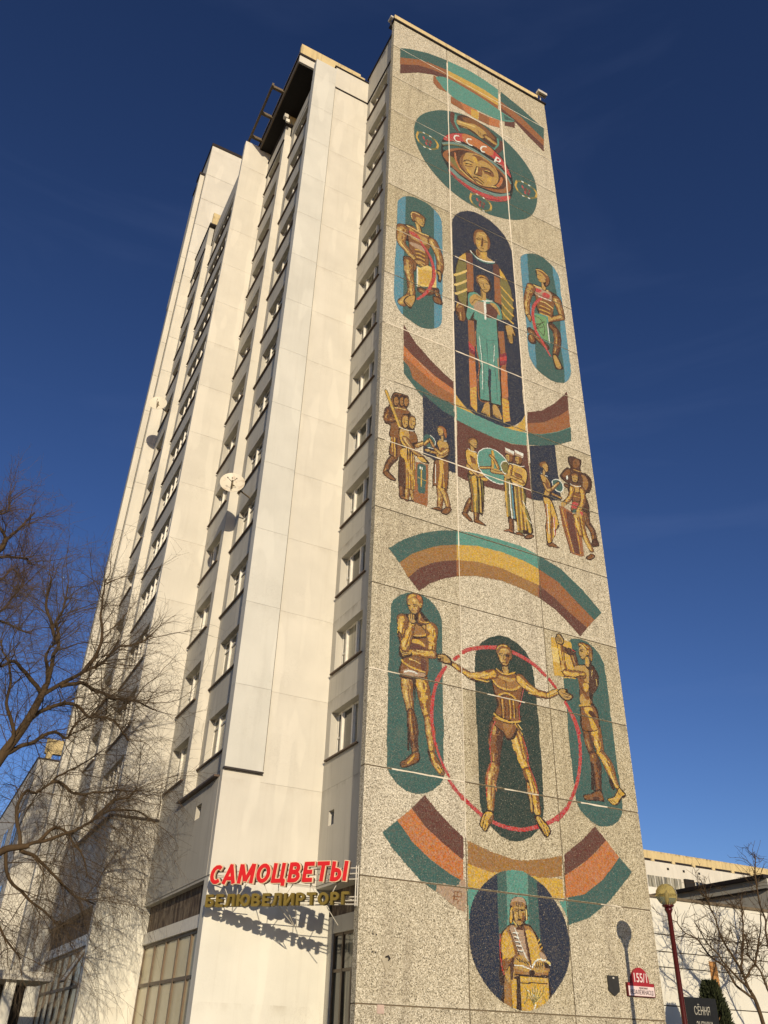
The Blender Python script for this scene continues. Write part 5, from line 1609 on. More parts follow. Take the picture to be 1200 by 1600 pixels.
def tessera_mat(key, c):
    t = NT('tessera_'+key, 0.55, 0.2)
    cell = t.voro(30, 'Color', rnd=0.75); sp = t.n.new('ShaderNodeSeparateColor'); t.l.new(cell, sp.inputs[0])
    base = srgb(*c); base = (base[0]*.80, base[1]*.90, base[2]*.98, 1)
    col = t.hsv(base, t.maprange(sp.outputs[0], 0, 1, 0.74, 1.22), t.maprange(sp.outputs[1], 0, 1, 0.75, 1.15), t.maprange(sp.outputs[2], 0, 1, 0.485, 0.515))
    col = t.mix(col, srgb(112, 102, 86), t.maprange(t.voro(30, 'Distance', rnd=0.75), 0.45, 0.7, 0, 0.3))
    col = t.mix(col, srgb(216, 204, 178), t.math('MULTIPLY', t.maprange(t.noise(45, 1), 0.70, 0.74, 0, 1), 0.6))
    worn = t.noise(1.3, 5, 0.7); col = t.mix(col, srgb(170, 156, 130), t.maprange(worn, 0.6, 0.95, 0, 0.22))
    t.color(col); t.bump(t.voro(30, 'Distance', rnd=0.75), 0.25, 0.006); return t.m
MT = [tessera_mat(k, v) for k, v in PAL.items()]
colr, objr, prtr, onames, pnames = rasterize(MOSAIC)
# leave the joints between the wall panels open
xs = (np.arange(NX)+.5)*CELL/100; zs = (np.arange(NZ)+.5)*CELL/100
jx = np.zeros(NX, bool); jz = np.zeros(NZ, bool)
for v in VX[1:3]: jx |= abs(xs-v) < 0.019
for v in FL: jz |= abs(zs-v) < 0.019
colr[:, jx] = -1; colr[jz, :] = -1; colr[:, xs > VX[3]-.01] = -1
LAB = {
 'rainbow_mosaic_top': ('striped mosaic arc with a teal lens under the roof edge', 'mosaic'),
 'cosmonaut_oval_mosaic': ('green oval mosaic with a helmeted face and red CCCP band', 'mosaic'),
 'left_upper_capsule_mosaic': ('blue and green mosaic capsule of a man kneeling with a red ribbon and yellow sheet', 'mosaic'),
 'arched_mosaic': ('tall dark blue arched mosaic of a robed figure behind a child in green', 'mosaic'),
 'right_upper_capsule_mosaic': ('blue and green mosaic capsule of a man kneeling with a green sheet', 'mosaic'),
 'bowl_mosaic': ('bowl shaped striped mosaic band below the tall arched panel with dark fields', 'mosaic'),
 'left_procession_mosaic': ('mosaic group with staff, compass plinth and woman left of the middle figures', 'mosaic'),
 'middle_procession_mosaic': ('mosaic group of a man and two capped sailors at a teal disc', 'mosaic'),
 'right_procession_mosaic': ('mosaic group with a woman, dark man and brown slab near right edge', 'mosaic'),
 'rainbow_mosaic': ('large rainbow shaped mosaic of teal, ochre and brown in mid wall', 'mosaic'),
 'thinker_capsule_mosaic': ('teal mosaic capsule of a standing man with his hand at his chin', 'mosaic'),
 'builder_capsule_mosaic': ('teal mosaic capsule of a man raising his hands to a yellow sheet', 'mosaic'),
 'central_arch_mosaic': ('plain dark green mosaic capsule behind the man with open arms', 'mosaic'),
 'red_ring_mosaic': ('thin red mosaic ring circling the man with open arms', 'mosaic'),
 'leaping_man_mosaic': ('golden mosaic man with open arms and spread legs in the red ring', 'mosaic'),
 'lower_bowl_mosaic': ('low bowl shaped mosaic of brown, orange and green with a bare patch', 'mosaic'),
 'scholar_oval_mosaic': ('dark blue oval mosaic of a capped scholar writing at a lectern', 'mosaic')}
def cells_mesh(name, mask):
    """one quad per run of equal tesserae in a row"""
    zi, xi = np.nonzero(mask)
    if len(zi) == 0: return None
    c = colr[zi, xi]; brk = np.ones(len(zi), bool)
    brk[1:] = (zi[1:] != zi[:-1]) | (xi[1:] != xi[:-1]+1) | (c[1:] != c[:-1])
    st = np.nonzero(brk)[0]; en = np.r_[st[1:], len(zi)]-1
    x0 = xi[st]*CELL/100; x1 = (xi[en]+1)*CELL/100; z0 = zi[st]*CELL/100; z1 = z0+CELL/100; n = len(st)
    v = np.empty((n, 4, 3)); v[:, :, 1] = -0.009
    v[:, 0, 0] = x0; v[:, 1, 0] = x1; v[:, 2, 0] = x1; v[:, 3, 0] = x0; v[:, 0, 2] = z0; v[:, 1, 2] = z0; v[:, 2, 2] = z1; v[:, 3, 2] = z1
    me = bpy.data.meshes.new(name); me.vertices.add(4*n); me.vertices.foreach_set('co', v.ravel())
    me.loops.add(4*n); me.loops.foreach_set('vertex_index', np.arange(4*n)); me.polygons.add(n)
    me.polygons.foreach_set('loop_start', np.arange(n)*4); me.polygons.foreach_set('loop_total', np.full(n, 4))
    used = sorted(set(c[st].tolist())); idx = {k: i for i, k in enumerate(used)}
    for k in used: me.materials.append(MT[k])
    me.polygons.foreach_set('material_index', np.array([idx[k] for k in c[st].tolist()])); me.update(); me.validate(); return me
def pieces(mask):
    """connected pieces of a mask, found before the joints are cut; small crumbs go with the largest"""
    lab = np.zeros(mask.shape, np.int32); nxt = 0; par = [0]
    def root_(a):
        while par[a] != a: a = par[a]
        return a
    prev = []
    for z in np.nonzero(mask.any(1))[0]:
        row = mask[z]; d = np.diff(np.r_[0, row.astype(np.int8), 0]); st = np.nonzero(d == 1)[0]; en = np.nonzero(d == -1)[0]; cur = []
        for a, b in zip(st, en):
            hit = [l for (pa, pb, pz, l) in prev if pz == z-1 and pa < b+1 and pb > a-1]
            if hit:
                l = root_(hit[0])
                for h in hit[1:]: par[root_(h)] = l
            else: nxt += 1; par.append(nxt); l = nxt
            lab[z, a:b] = l; cur.append((a, b, z, l))
        prev = cur
    rt = np.array([root_(i) for i in range(len(par))]); lab = rt[lab]
    ids, cnt = np.unique(lab[lab > 0], return_counts=True); big = ids[np.argmax(cnt)]
    for i, c in zip(ids, cnt):
        if c < 12: lab[lab == i] = big
    return [(lab == i) for i in np.unique(lab[lab > 0])]
obj_full = objr.copy()
for oi, on in enumerate(onames):
    om = objr == oi
    if not (om & (colr >= 0)).any(): continue
    lab, cat = LAB[on]
    zi, xi = np.nonzero(om); base = Vector((xi.mean()*CELL/100, 0, zi.min()*CELL/100))
    root = empty(on.replace('_top', ''), base, lab, cat, 'mosaics on the end wall')
    for pi in sorted(set(prtr[om].tolist())):
        for pc in pieces(om & (prtr == pi)):
            me = cells_mesh(pnames[pi], pc & (colr >= 0))
            if me: link(pnames[pi], me, root, -base)

# ------------------------------------------------------------------ shop sign letters
def text_mesh(body, size, ext, mat, bold=0.0, shear=0.0, name='letter', bevel=0.0):
    cu = bpy.data.curves.new(name, 'FONT'); cu.body = body; cu.size = size; cu.extrude = ext; cu.offset = bold; cu.shear = shear
    cu.resolution_u = 3; cu.bevel_depth = bevel
    o = bpy.data.objects.new(name, cu); COL.objects.link(o); bpy.context.view_layer.update()
    me = bpy.data.meshes.new_from_object(o.evaluated_get(bpy.context.evaluated_depsgraph_get()))
    bpy.data.objects.remove(o); bpy.data.curves.remove(cu)
    me.name = name; me.materials.clear(); me.materials.append(mat); return me
def extent(me):
    co = np.empty(len(me.vertices)*3); me.vertices.foreach_get('co', co); co = co.reshape(-1, 3); return co.min(0), co.max(0)
P0, P1 = Vector((-3.25, 3.02, 0)), Vector((-0.27, -0.02, 0)); sd = (P1-P0).normalized(); ang = math.atan2(sd.y, sd.x); SLEN = (P1-P0).length
red = flat('red_letter_face', srgb(214, 34, 30), 0.35, 0.5, var=0.06, bump=0); cream_rim = flat('cream_letter_rim', srgb(232, 206, 170), 0.5, var=0.05)
olive = flat('olive_gold_letter', srgb(134, 114, 48), 0.45, 0.4, 0.2, var=0.1); side = flat('brown_letter_side', srgb(90, 60, 44), 0.5, var=0.1)
whitem = flat('white_steel_frame', srgb(206, 200, 184), 0.5, var=0.1)
# letter strokes in a cell 1 high: polylines (x, z); True closes the loop
def _arc(cx, cz, rx, rz, a0, a1, n=9): return [(cx+rx*math.cos(R(a0+(a1-a0)*i/n)), cz+rz*math.sin(R(a0+(a1-a0)*i/n))) for i in range(n+1)]
GL = {
 'С': (.62, [(_arc(.36, .5, .27, .40, 50, 310), 0)]), 'А': (.72, [([(.08, 0), (.38, 1.0)], 0), ([(.34, 1.0), (.64, 0)], 0), ([(.18, .28), (.54, .28)], 0)]),
 'М': (.88, [([(.11, 0), (.11, 1)], 0), ([(.77, 0), (.77, 1)], 0), ([(.13, .98), (.44, .12)], 0), ([(.75, .98), (.44, .12)], 0)]),
 'О': (.74, [(_arc(.37, .5, .27, .40, 0, 360, 18), 1)]), 'Ц': (.76, [([(.11, 0), (.11, 1)], 0), ([(.55, 0), (.55, 1)], 0), ([(.05, .09), (.72, .09)], 0), ([(.66, .15), (.66, -.17)], 0)]),
 'В': (.66, [([(.11, 0), (.11, 1)], 0), ([(.1, .91), (.30, .91)]+_arc(.32, .72, .17, .19, 90, -90, 6)+[(.12, .53)], 0), ([(.12, .50), (.34, .50)]+_arc(.34, .29, .2, .2, 90, -90, 6)+[(.1, .09)], 0)]),
 'Е': (.58, [([(.11, 0), (.11, 1)], 0), ([(.08, .91), (.54, .91)], 0), ([(.08, .5), (.48, .5)], 0), ([(.08, .09), (.54, .09)], 0)]),
 'Т': (.66, [([(.33, 0), (.33, 1)], 0), ([(.02, .91), (.64, .91)], 0)]),
 'Ы': (.86, [([(.11, 0), (.11, 1)], 0), ([(.1, .56), (.28, .56)]+_arc(.28, .325, .19, .235, 90, -90, 6)+[(.1, .09)], 0), ([(.74, 0), (.74, 1)], 0)]),
 'Б': (.64, [([(.11, 0), (.11, 1)], 0), ([(.08, .91), (.54, .91)], 0), ([(.1, .56), (.32, .56)]+_arc(.32, .325, .2, .235, 90, -90, 6)+[(.1, .09)], 0)]),
 'Л': (.72, [([(.26, 1), (.24, .5), (.17, .12), (.03, .06)], 0), ([(.2, .91), (.62, .91)], 0), ([(.6, 0), (.6, 1)], 0)]),
 'Ю': (.96, [([(.11, 0), (.11, 1)], 0), ([(.1, .5), (.38, .5)], 0), (_arc(.63, .5, .25, .40, 0, 360, 18), 1)]),
 'И': (.74, [([(.11, 0), (.11, 1)], 0), ([(.63, 0), (.63, 1)], 0), ([(.13, .04), (.61, .96)], 0)]),
 'Р': (.62, [([(.11, 0), (.11, 1)], 0), ([(.1, .91), (.32, .91)]+_arc(.32, .68, .19, .23, 90, -90, 6)+[(.1, .45)], 0)]),
 'Г': (.52, [([(.11, 0), (.11, 1)], 0), ([(.08, .91), (.52, .91)], 0)])}
def glyph(ch, name, mat, sx, sz, width, y0, y1, slant, grow=0.0):
    """one letter as thick ribbon strokes, each pushed through its depth; strokes stagger by a hair so none lie in one plane"""
    mb = MB(); k = 0
    for pts, closed in GL[ch][1]:
        P = [Vector((x*sx+z*sz*slant, z*sz)) for x, z in pts]; n = len(P); e = k*.0012; k += 1
        if closed: P = P[:-1]; n = len(P)
        L, Q = [], []
        for i in range(n):
            a = P[i-1] if (i or closed) else P[i]; c = P[(i+1) % n] if (i < n-1 or closed) else P[i]
            d = (c-a).normalized(); nn = Vector((-d.y, d.x))*(width/2+grow); ex = d*grow if not closed and i in (0, n-1) else Vector((0, 0))
            q = P[i]+(ex if i == n-1 else -ex); L.append(q+nn); Q.append(q-nn)
        b = len(mb.v)
        for i in range(n):
            for p in (L[i], Q[i]): mb.v += [(p.x, y0-e, p.y), (p.x, y1, p.y)]
        for i in range(n if closed else n-1):
            j = (i+1) % n; a0, a1, b0, b1 = b+4*i, b+4*i+1, b+4*i+2, b+4*i+3; c0, c1, d0, d1 = b+4*j, b+4*j+1, b+4*j+2, b+4*j+3
            mb.f += [(b0, d0, c0, a0), (a1, c1, d1, b1), (a0, c0, c1, a1), (b1, d1, d0, b0)]; mb.mi += [0]*4
        if not closed:
            mb.f += [(b, b+1, b+3, b+2), (b+4*(n-1)+2, b+4*(n-1)+3, b+4*(n-1)+1, b+4*(n-1))]; mb.mi += [0]*2
    return mb.mesh(name, mat)
def word_sign(label, name, word, z, h, length, face, rim, width, slant, x0):
    root = empty(name, (P0.x, P0.y, z), label, 'sign', rot=ang)
    tot = sum(GL[c][0] for c in word)+.10*(len(word)-1); sx = length/tot; x = x0
    for ch in word:
        lt = link('letter', glyph(ch, 'letter', face, sx, h, width, -.07 if rim else -.055, 0.0, slant), root, (x, 0, 0))
        if rim:
            link('rim', glyph(ch, 'rim', rim, sx, h, width, -.052, .015, slant, .020), lt)
            link('letter_can', glyph(ch, 'letter_can', side, sx, h, width, .02, .12, slant, .012), lt)
        else: link('letter_can', glyph(ch, 'letter_can', side2, sx, h, width, .004, .10, slant, -.002), lt)
        x += (GL[ch][0]+.10)*sx
    return root
side2 = flat('dark_olive_letter_side', srgb(84, 72, 34), 0.5, var=0.1)
sA = word_sign('red САМОЦВЕТЫ letters with cream rims above the shop corner', 'shop_sign', 'САМОЦВЕТЫ', 5.44, .50, SLEN-.12, red, cream_rim, .105, .12, .0)
sB = word_sign('olive gold БЕЛЮВЕЛИРТОРГ letters below the red shop letters', 'shop_sign', 'БЕЛЮВЕЛИРТОРГ', 4.86, .31, SLEN, olive, None, .072, .0, -.04)
fr = empty('sign_frame', (P0.x, P0.y, 4.8), 'white steel rails and struts that carry the shop letters', 'sign frame', rot=ang)
rails = MB()
for z in (.72, .86, 1.0): rails.tube([(-.02, .2, z), (SLEN+.12, .2, z)], .017, 5)
rails.make('upper_rail', whitem, fr)
rails = MB()
for z in (.1, .19, .28): rails.tube([(-.04, .22, z), (SLEN+.1, .22, z)], .017, 5)
rails.make('lower_rail', whitem, fr)
up = MB()
for x in (SLEN+.06, SLEN+.12): up.tube([(x, .2, .05), (x, .2, 1.06)], .017, 5)
up.make('upright', whitem, fr)
for x0, x1 in ((.35, .55), (.8, .8), (1.05, .8), (1.6, 1.8), (2.05, 2.05), (2.5, 2.25), (3.0, 3.0), (3.0, 3.2), (3.8, 3.6)):
    MB().tube([(x0, .2, .66), (x1, .2, .3)], .012, 5).make('strut', whitem, fr)
for x0, x1 in ((2.1, 2.3), (2.3, 2.3), (2.6, 2.35), (3.5, 3.7)):
    MB().tube([(x0, .22, .06), (x1, .5+(4.2-x1)*.25, -.35)], .012, 5).make('strut', whitem, fr)
for x in (.5, 1.6, 2.8, 3.9):
    w = P0+sd*x; dy = 3.6-w.y-.2
    MB().tube([(x, .22, .25), (x+dy*math.sin(ang)*-.0+dy*.69, .22+dy*.70, .25)], .014, 5).make('wall_arm', whitem, fr)

# ------------------------------------------------------------------ plates and small things on the end wall
pl = empty('house_number_sign', (9.45, -.05, 3.2), 'red and white house number plate 155/1 on the pebble wall', 'house number')
white = flat('white_enamel', srgb(226, 206, 200), 0.35, var=0.05, bump=0); redp = flat('red_enamel', srgb(158, 44, 50), 0.35, var=0.06, bump=0); dred = flat('dark_red_edge', srgb(96, 24, 24), 0.5)
MB().box(-.53, .53, -.03, .05, 0, .36).make('plate_body', dred, pl)
MB().box(-.5, .5, -.036, -.03, .02, .27).make('street_plate', white, pl)
MB().box(-.5, .5, -.036, -.03, .27, .35).make('red_strip', redp, pl)
arc = [(-.34, .35), (.34, .35)]+[(.34*math.cos(a), .35+.42*math.sin(a)) for a in [math.pi*i/14 for i in range(1, 14)]]
MB().plate(arc, -.038, .05).make('number_arch', redp, pl)
def put_text(body, size, mat, parent, cx, z, y, name='lettering', w=None, bold=0.0):
    me = text_mesh(body, size, .004, mat, bold, 0, name); lo, hi = extent(me); n = len(me.vertices); co = np.empty(n*3); me.vertices.foreach_get('co', co); co = co.reshape(-1, 3)
    k = (w/(hi[0]-lo[0])) if w else 1.0
    q = np.empty_like(co); q[:, 0] = (co[:, 0]-(lo[0]+hi[0])/2)*k+cx; q[:, 1] = y-co[:, 2]; q[:, 2] = co[:, 1]+z; me.vertices.foreach_set('co', q.ravel()); me.update()
    return link(name, me, parent)
put_text('155/1', .34, white, pl, 0, .38, -.045, 'number', .5, .004)
grey = flat('grey_lettering', srgb(96, 84, 92), 0.6, bump=0)
put_text('праспект', .085, grey, pl, .08, .2, -.041, w=.34); put_text('НЕЗАЛЕЖНАСЦІ', .16, grey, pl, 0, .06, -.041, w=.9)
sh = empty('shield_plaque', (8.44, -.03, 3.22), 'small dark shield shaped plaque on the pebble wall left of the house number', 'plaque')
MB().plate([(-.2, .08), (0, -.05), (.2, .08), (.2, .48), (-.2, .48)], -.02, .03).make('plaque_plate', flat('dark_bronze', srgb(58, 56, 52), 0.5, .4, .2), sh)
MB().plate([(-.03, .4), (.03, .4), (.03, .44), (-.03, .44)], -.025, -.02).make('plaque_stud', whitem, sh)
hk = empty('patch_plate', (.85, -.01, 3.65), 'pale lozenge patch with a dark hook low on the pebble wall', 'wall plate')
MB().plate([(-.14, 0), (0, -.28), (.16, 0), (.02, .3)], -.01, .012).make('lozenge_plate', flat('pale_patch', srgb(180, 170, 146), .9), hk)
MB().tube([(-.03, -.02, .05), (.02, -.09, .08), (.08, -.06, .02), (.06, -.02, -.02)], .018, 6).make('hook', M['flash'], hk)
st = empty('paper_notice', (.72, -.012, 2.42), 'small faded pink paper notice at the bottom left of the pebble wall', 'notice')
MB().box(-.1, .1, -.006, .01, 0, .2).make('notice_sheet', flat('faded_pink_paper', srgb(196, 172, 156), .8), st)
for x, z in ((.45, 4.22), (.6, 4.2), (.46, 3.8), (.6, 3.78)): 
    pass
hb = MB()
for x, z in ((.42, 4.2), (.52, 4.19), (.42, 3.78), (.52, 3.77)): hb.lathe([(.02, -.004), (.02, .004)], 8, (0, 0, 0)) if False else hb.box(x, x+.04, -.006, .01, z, z+.04)
tp(hb.make('bolt_head', M['flash']))
fl = empty('floodlight', (10.15, .1, 50.4), 'white roof floodlight on a short pole at the top right corner', 'floodlight')
MB().tube([(0, 0, -.1), (0, -.05, .55)], .035, 6).make('pole', whitem, fl); MB().box(-.35, .3, -.35, -.1, .5, .72).make('lamp_head', whitem, fl); MB().tube([(-.2, -.2, .5), (.2, -.2, .5)], .03, 6).make('bracket', M['rust'], fl)
sc = empty('security_camera', (-.12, .2, 50.2), 'small white camera on the top left corner of the mosaic wall', 'camera')
MB().tube([(0, 0, -.35), (-.05, -.05, .0)], .05, 6).make('arm', M['flash'], sc); MB().box(-.16, 0, -.3, .05, .0, .14).make('camera_body', whitem, sc)
for x, y, z, l in ((-3.22, 7.6, 48.9, 'small white floodlight under the roof canopy beside the near window strip'), (-3.5, 10.6, 50.4, 'small white floodlight under the roof canopy at its far end')):
    q = empty('wall_floodlight', (x, y, z), l, 'floodlight'); MB().box(-.25, 0, -.12, .12, 0, .32).make('lamp_head', whitem, q); MB().box(-.1, .12, -.05, .05, -.28, 0).make('bracket', M['frame'], q)

# ------------------------------------------------------------------ satellite dishes
def dish(loc, rad, label, wall, rusty):
    d = empty('satellite_dish', loc, label, 'satellite dish', 'satellite dishes on the window strips')
    aim = Vector((-.30, -.93, .10)).normalized(); q = aim.to_track_quat('Z', 'Y').to_euler()
    tt = NT('dish_enamel', .45); c = srgb(214, 206, 184)
    if rusty: c = tt.mix(c, srgb(150, 96, 50), tt.maprange(tt.noise(3.0, 3), .58, .75, 0, .5))
    tt.color(c)
    prof = [(.001, -.17*rad), (rad*.35, -.15*rad), (rad*.7, -.085*rad), (rad, 0), (rad*1.01, .015), (rad*.98, .012), (rad*.7, -.07*rad), (rad*.35, -.135*rad), (.001, -.155*rad)]
    o = MB().lathe(prof, 28).make('reflector', tt.m, d, smooth=True); o.rotation_euler = q
    arm = MB().tube([(0, -rad*.9, -.02), (0, -rad*.45, rad*.9)], .011, 5); 
    if rusty:
        arm.tube([(0, -rad*.45, rad*.6), (-.18, -rad*.2, rad*.8)], .011, 5); arm.tube([(0, -rad*.45, rad*.6), (.18, -rad*.2, rad*.8)], .011, 5)
    o = arm.make('feed_arm', M['flash'], d); o.rotation_euler = q
    for dx in ((-.18, 0, .18) if rusty else (0,)):
        o = MB().tube([(dx, -rad*.2, rad*.78), (dx, -rad*.24, rad*.86)], .026, 8).make('receiver', M['flash'], d); o.rotation_euler = q
    MB().tube([(0, 0, -.1), (wall-loc[0], .35, -.25)], .035, 6).make('wall_arm', M['rust'], d)
    MB().tube([(0, 0, -.3), (0, 0, .1)], .04, 6).make('mast', M['rust'], d)
dish((-3.62, 5.9, 20.9), .50, 'rust stained white satellite dish with three receivers on the near window strip', -2.72, True)
dish((-5.55, 18.7, 33.75), .52, 'plain white satellite dish with one receiver on the far window strip', -4.8, False)

# ------------------------------------------------------------------ street lamp
lp = empty('street_lamp', (8.46, -2.64, 0.12), 'dark red street lamp with a faceted amber globe in front of the wall', 'street lamp')
MB().lathe([(.16, 0), (.16, .35), (.09, .45), (.075, 1.5), (.065, 5.0), (.10, 5.06), (.12, 5.12), (.05, 5.16)], 20).make('pole', M['redpole'], lp, smooth=True)
MB().lathe([(.10, 5.14), (.15, 5.17), (.17, 5.21)], 16).make('collar', M['redpole'], lp, smooth=True)
R0 = .30
gl = [(R0*math.sin(a), 5.48-R0*math.cos(a)) for a in [R(25+130*i/6) for i in range(7)]]
MB().lathe(gl, 10).make('globe', M['globe'], lp)
MB().lathe([(.035, 5.2), (.05, 5.35), (.05, 5.5), (.02, 5.6)], 10).make('bulb', whitem, lp, smooth=True)

# ------------------------------------------------------------------ buildings at the right
lb = empty('low_annex', (24, 14, 0), 'low cream annex with grooved walls right of the mosaic wall', 'building')
def lbp(o): o.parent = lb; o.location = (-24, -14, 0); return o
zc = [0, 1.9, 3.2, 4.37, 4.86, 5.41, 6.62]
for a, b in zip(zc, zc[1:]): lbp(box('facing_slab', M['lowcream'], None, 10.4, 60, 3.0, 3.3, a+.035, b))
lbp(box('annex_core', M['mortar_dark'], None, 10.42, 60, 3.06, 40, 0, 6.6))
lbp(box('roof_edge', M['rust'], None, 10.4, 60, 2.92, 3.5, 6.62, 6.71))
rs = NT('rust_stain_paint'); rs.color(rs.mix(srgb(196, 150, 92), srgb(150, 98, 50), rs.noise(3, 4, stretch=(3, 1, .5)))); lbp(box('rusty_downpipe_cover', rs.m, None, 15.65, 15.98, 2.95, 2.995, 2.6, 4.7))
hall = empty('annex_hall', (30, 20, 0), 'taller hall wall with a dark fascia behind the annex roof', 'building')
def hp(o): o.parent = hall; o.location = (-30, -20, 0); return o
hp(box('side_wall', M['strip'], None, 20.0, 50, 3.32, 30, 6.62, 7.98)); hp(box('fascia', M['flash'], None, 19.8, 50, 3.3, 30.1, 7.98, 8.12))  # wall colour carries the greyer tone of grazing sun
hp(box('fascia_ledge', M['flash'], None, 19.85, 20.0, 3.3, 30, 7.55, 7.6))

far = empty('long_apartment_block', (90, 65, 0), 'long cream apartment block with glazed balconies far behind at right', 'apartment block')
def fp(o): o.parent = far; o.location = (-90, -65, 0); return o
fp(box('block_wall', M['cream'], None, 50, 190, 60, 75, 0, 22.3)); fp(box('roof_parapet', M['parapet'], None, 50, 190, 60.3, 60.8, 22.6, 23.6)); fp(box('roof_gap', M['flash'], None, 50, 190, 60.1, 75, 22.3, 22.6))
for i in range(36): fp(box('parapet_foot', M['parapet'], None, 52+i*3.4, 52.5+i*3.4, 59.95, 60.1, 22.3, 22.62))
for i in range(3): fp(box('roof_vent', M['soffit'], None, 71.4+i*2.6, 71.7+i*2.6, 59.94, 59.99, 21.5, 21.75))
for i in range(9):
    x = 66+i*1.25
    if i < 6: fp(MB().box(x, x+1.1, 59.85, 59.95, 19.3, 20.6, 0).box(x+.5, x+.58, 59.8, 59.86, 19.3, 20.6, 1).make('balcony_window', [M['glass1'], M['frame']]))
    elif i > 6: fp(MB().box(x+.5, x+1.5, 59.85, 59.95, 19.5, 20.5, 0).box(x+.9, x+.98, 59.8, 59.86, 19.5, 20.5, 1).make('balcony_window', [M['glass0'], M['frame']]))
fp(box('balcony_front', M['frame'], None, 65.8, 73.7, 59.7, 59.9, 17.9, 19.25)); fp(box('balcony_recess', M['soffit'], None, 73.9, 75.4, 59.7, 59.96, 18.4, 20.7))

# ------------------------------------------------------------------ trees
barkt = NT('bark', .9, .2); barkt.color(barkt.mix(srgb(52, 40, 28), srgb(98, 80, 56), barkt.noise(6, 4, stretch=(1, 1, .3)))); barkt.bump(barkt.noise(20, 3, stretch=(1, 1, .2)), .5, .03)
M['bark'] = barkt.m
M['twig'] = flat('thin_twig_bark', srgb(98, 84, 66), .8, var=.2, scale=2, bump=0)
M['twigred'] = flat('reddish_twig_bark', srgb(106, 86, 76), .8, var=.2, scale=2, bump=0)
def spline(pts, n=5):
    P = [Vector(p) for p in pts]; out = []
    for i in range(len(P)-1):
        a, b, c, d = P[max(i-1, 0)], P[i], P[i+1], P[min(i+2, len(P)-1)]
        for j in range(n):
            t = j/n; out.append(.5*(2*b+(c-a)*t+(2*a-5*b+4*c-d)*t*t+(3*b-a-3*c+d)*t**3))
    out.append(P[-1]); return out
def walk(start, direc, length, steps, wob, droop, r):
    """batch of wandering twigs: start, direc (N,3); returns (N, steps+1, 3)"""
    N = len(start); P = np.empty((N, steps+1, 3)); P[:, 0] = start; d = direc/np.linalg.norm(direc, axis=1)[:, None]
    for i in range(steps):
        d = d+r.normal(0, wob, (N, 3)); d[:, 2] += droop; d /= np.linalg.norm(d, axis=1)[:, None]
        P[:, i+1] = P[:, i]+d*(length/steps)[:, None]
    return P
def batch_mesh(name, P, r0, r1, mat, k=3):
    N, S, _ = P.shape; T = np.gradient(P, axis=1); T /= np.linalg.norm(T, axis=2)[..., None]+1e-9
    a = np.cross(T, np.array([.31, .52, .79])); a /= np.linalg.norm(a, axis=2)[..., None]+1e-9; b = np.cross(T, a)
    rad = (r0[:, None]*(1-np.linspace(0, 1, S))+r1*np.linspace(0, 1, S))[..., None]
    V = np.stack([P+(a*math.cos(2*math.pi*j/k)+b*math.sin(2*math.pi*j/k))*rad for j in range(k)], 2).reshape(-1, 3)
    base = (np.arange(N)[:, None]*S+np.arange(S-1)[None, :]).ravel()*k
    F = np.concatenate([np.stack([base+j, base+(j+1) % k, base+k+(j+1) % k, base+k+j], 1) for j in range(k)])
    me = bpy.data.meshes.new(name); me.vertices.add(len(V)); me.vertices.foreach_set('co', V.ravel()); me.loops.add(F.size); me.loops.foreach_set('vertex_index', F.ravel())
    me.polygons.add(len(F)); me.polygons.foreach_set('loop_start', np.arange(len(F))*4); me.polygons.foreach_set('loop_total', np.full(len(F), 4)); me.materials.append(mat); me.update(); return me
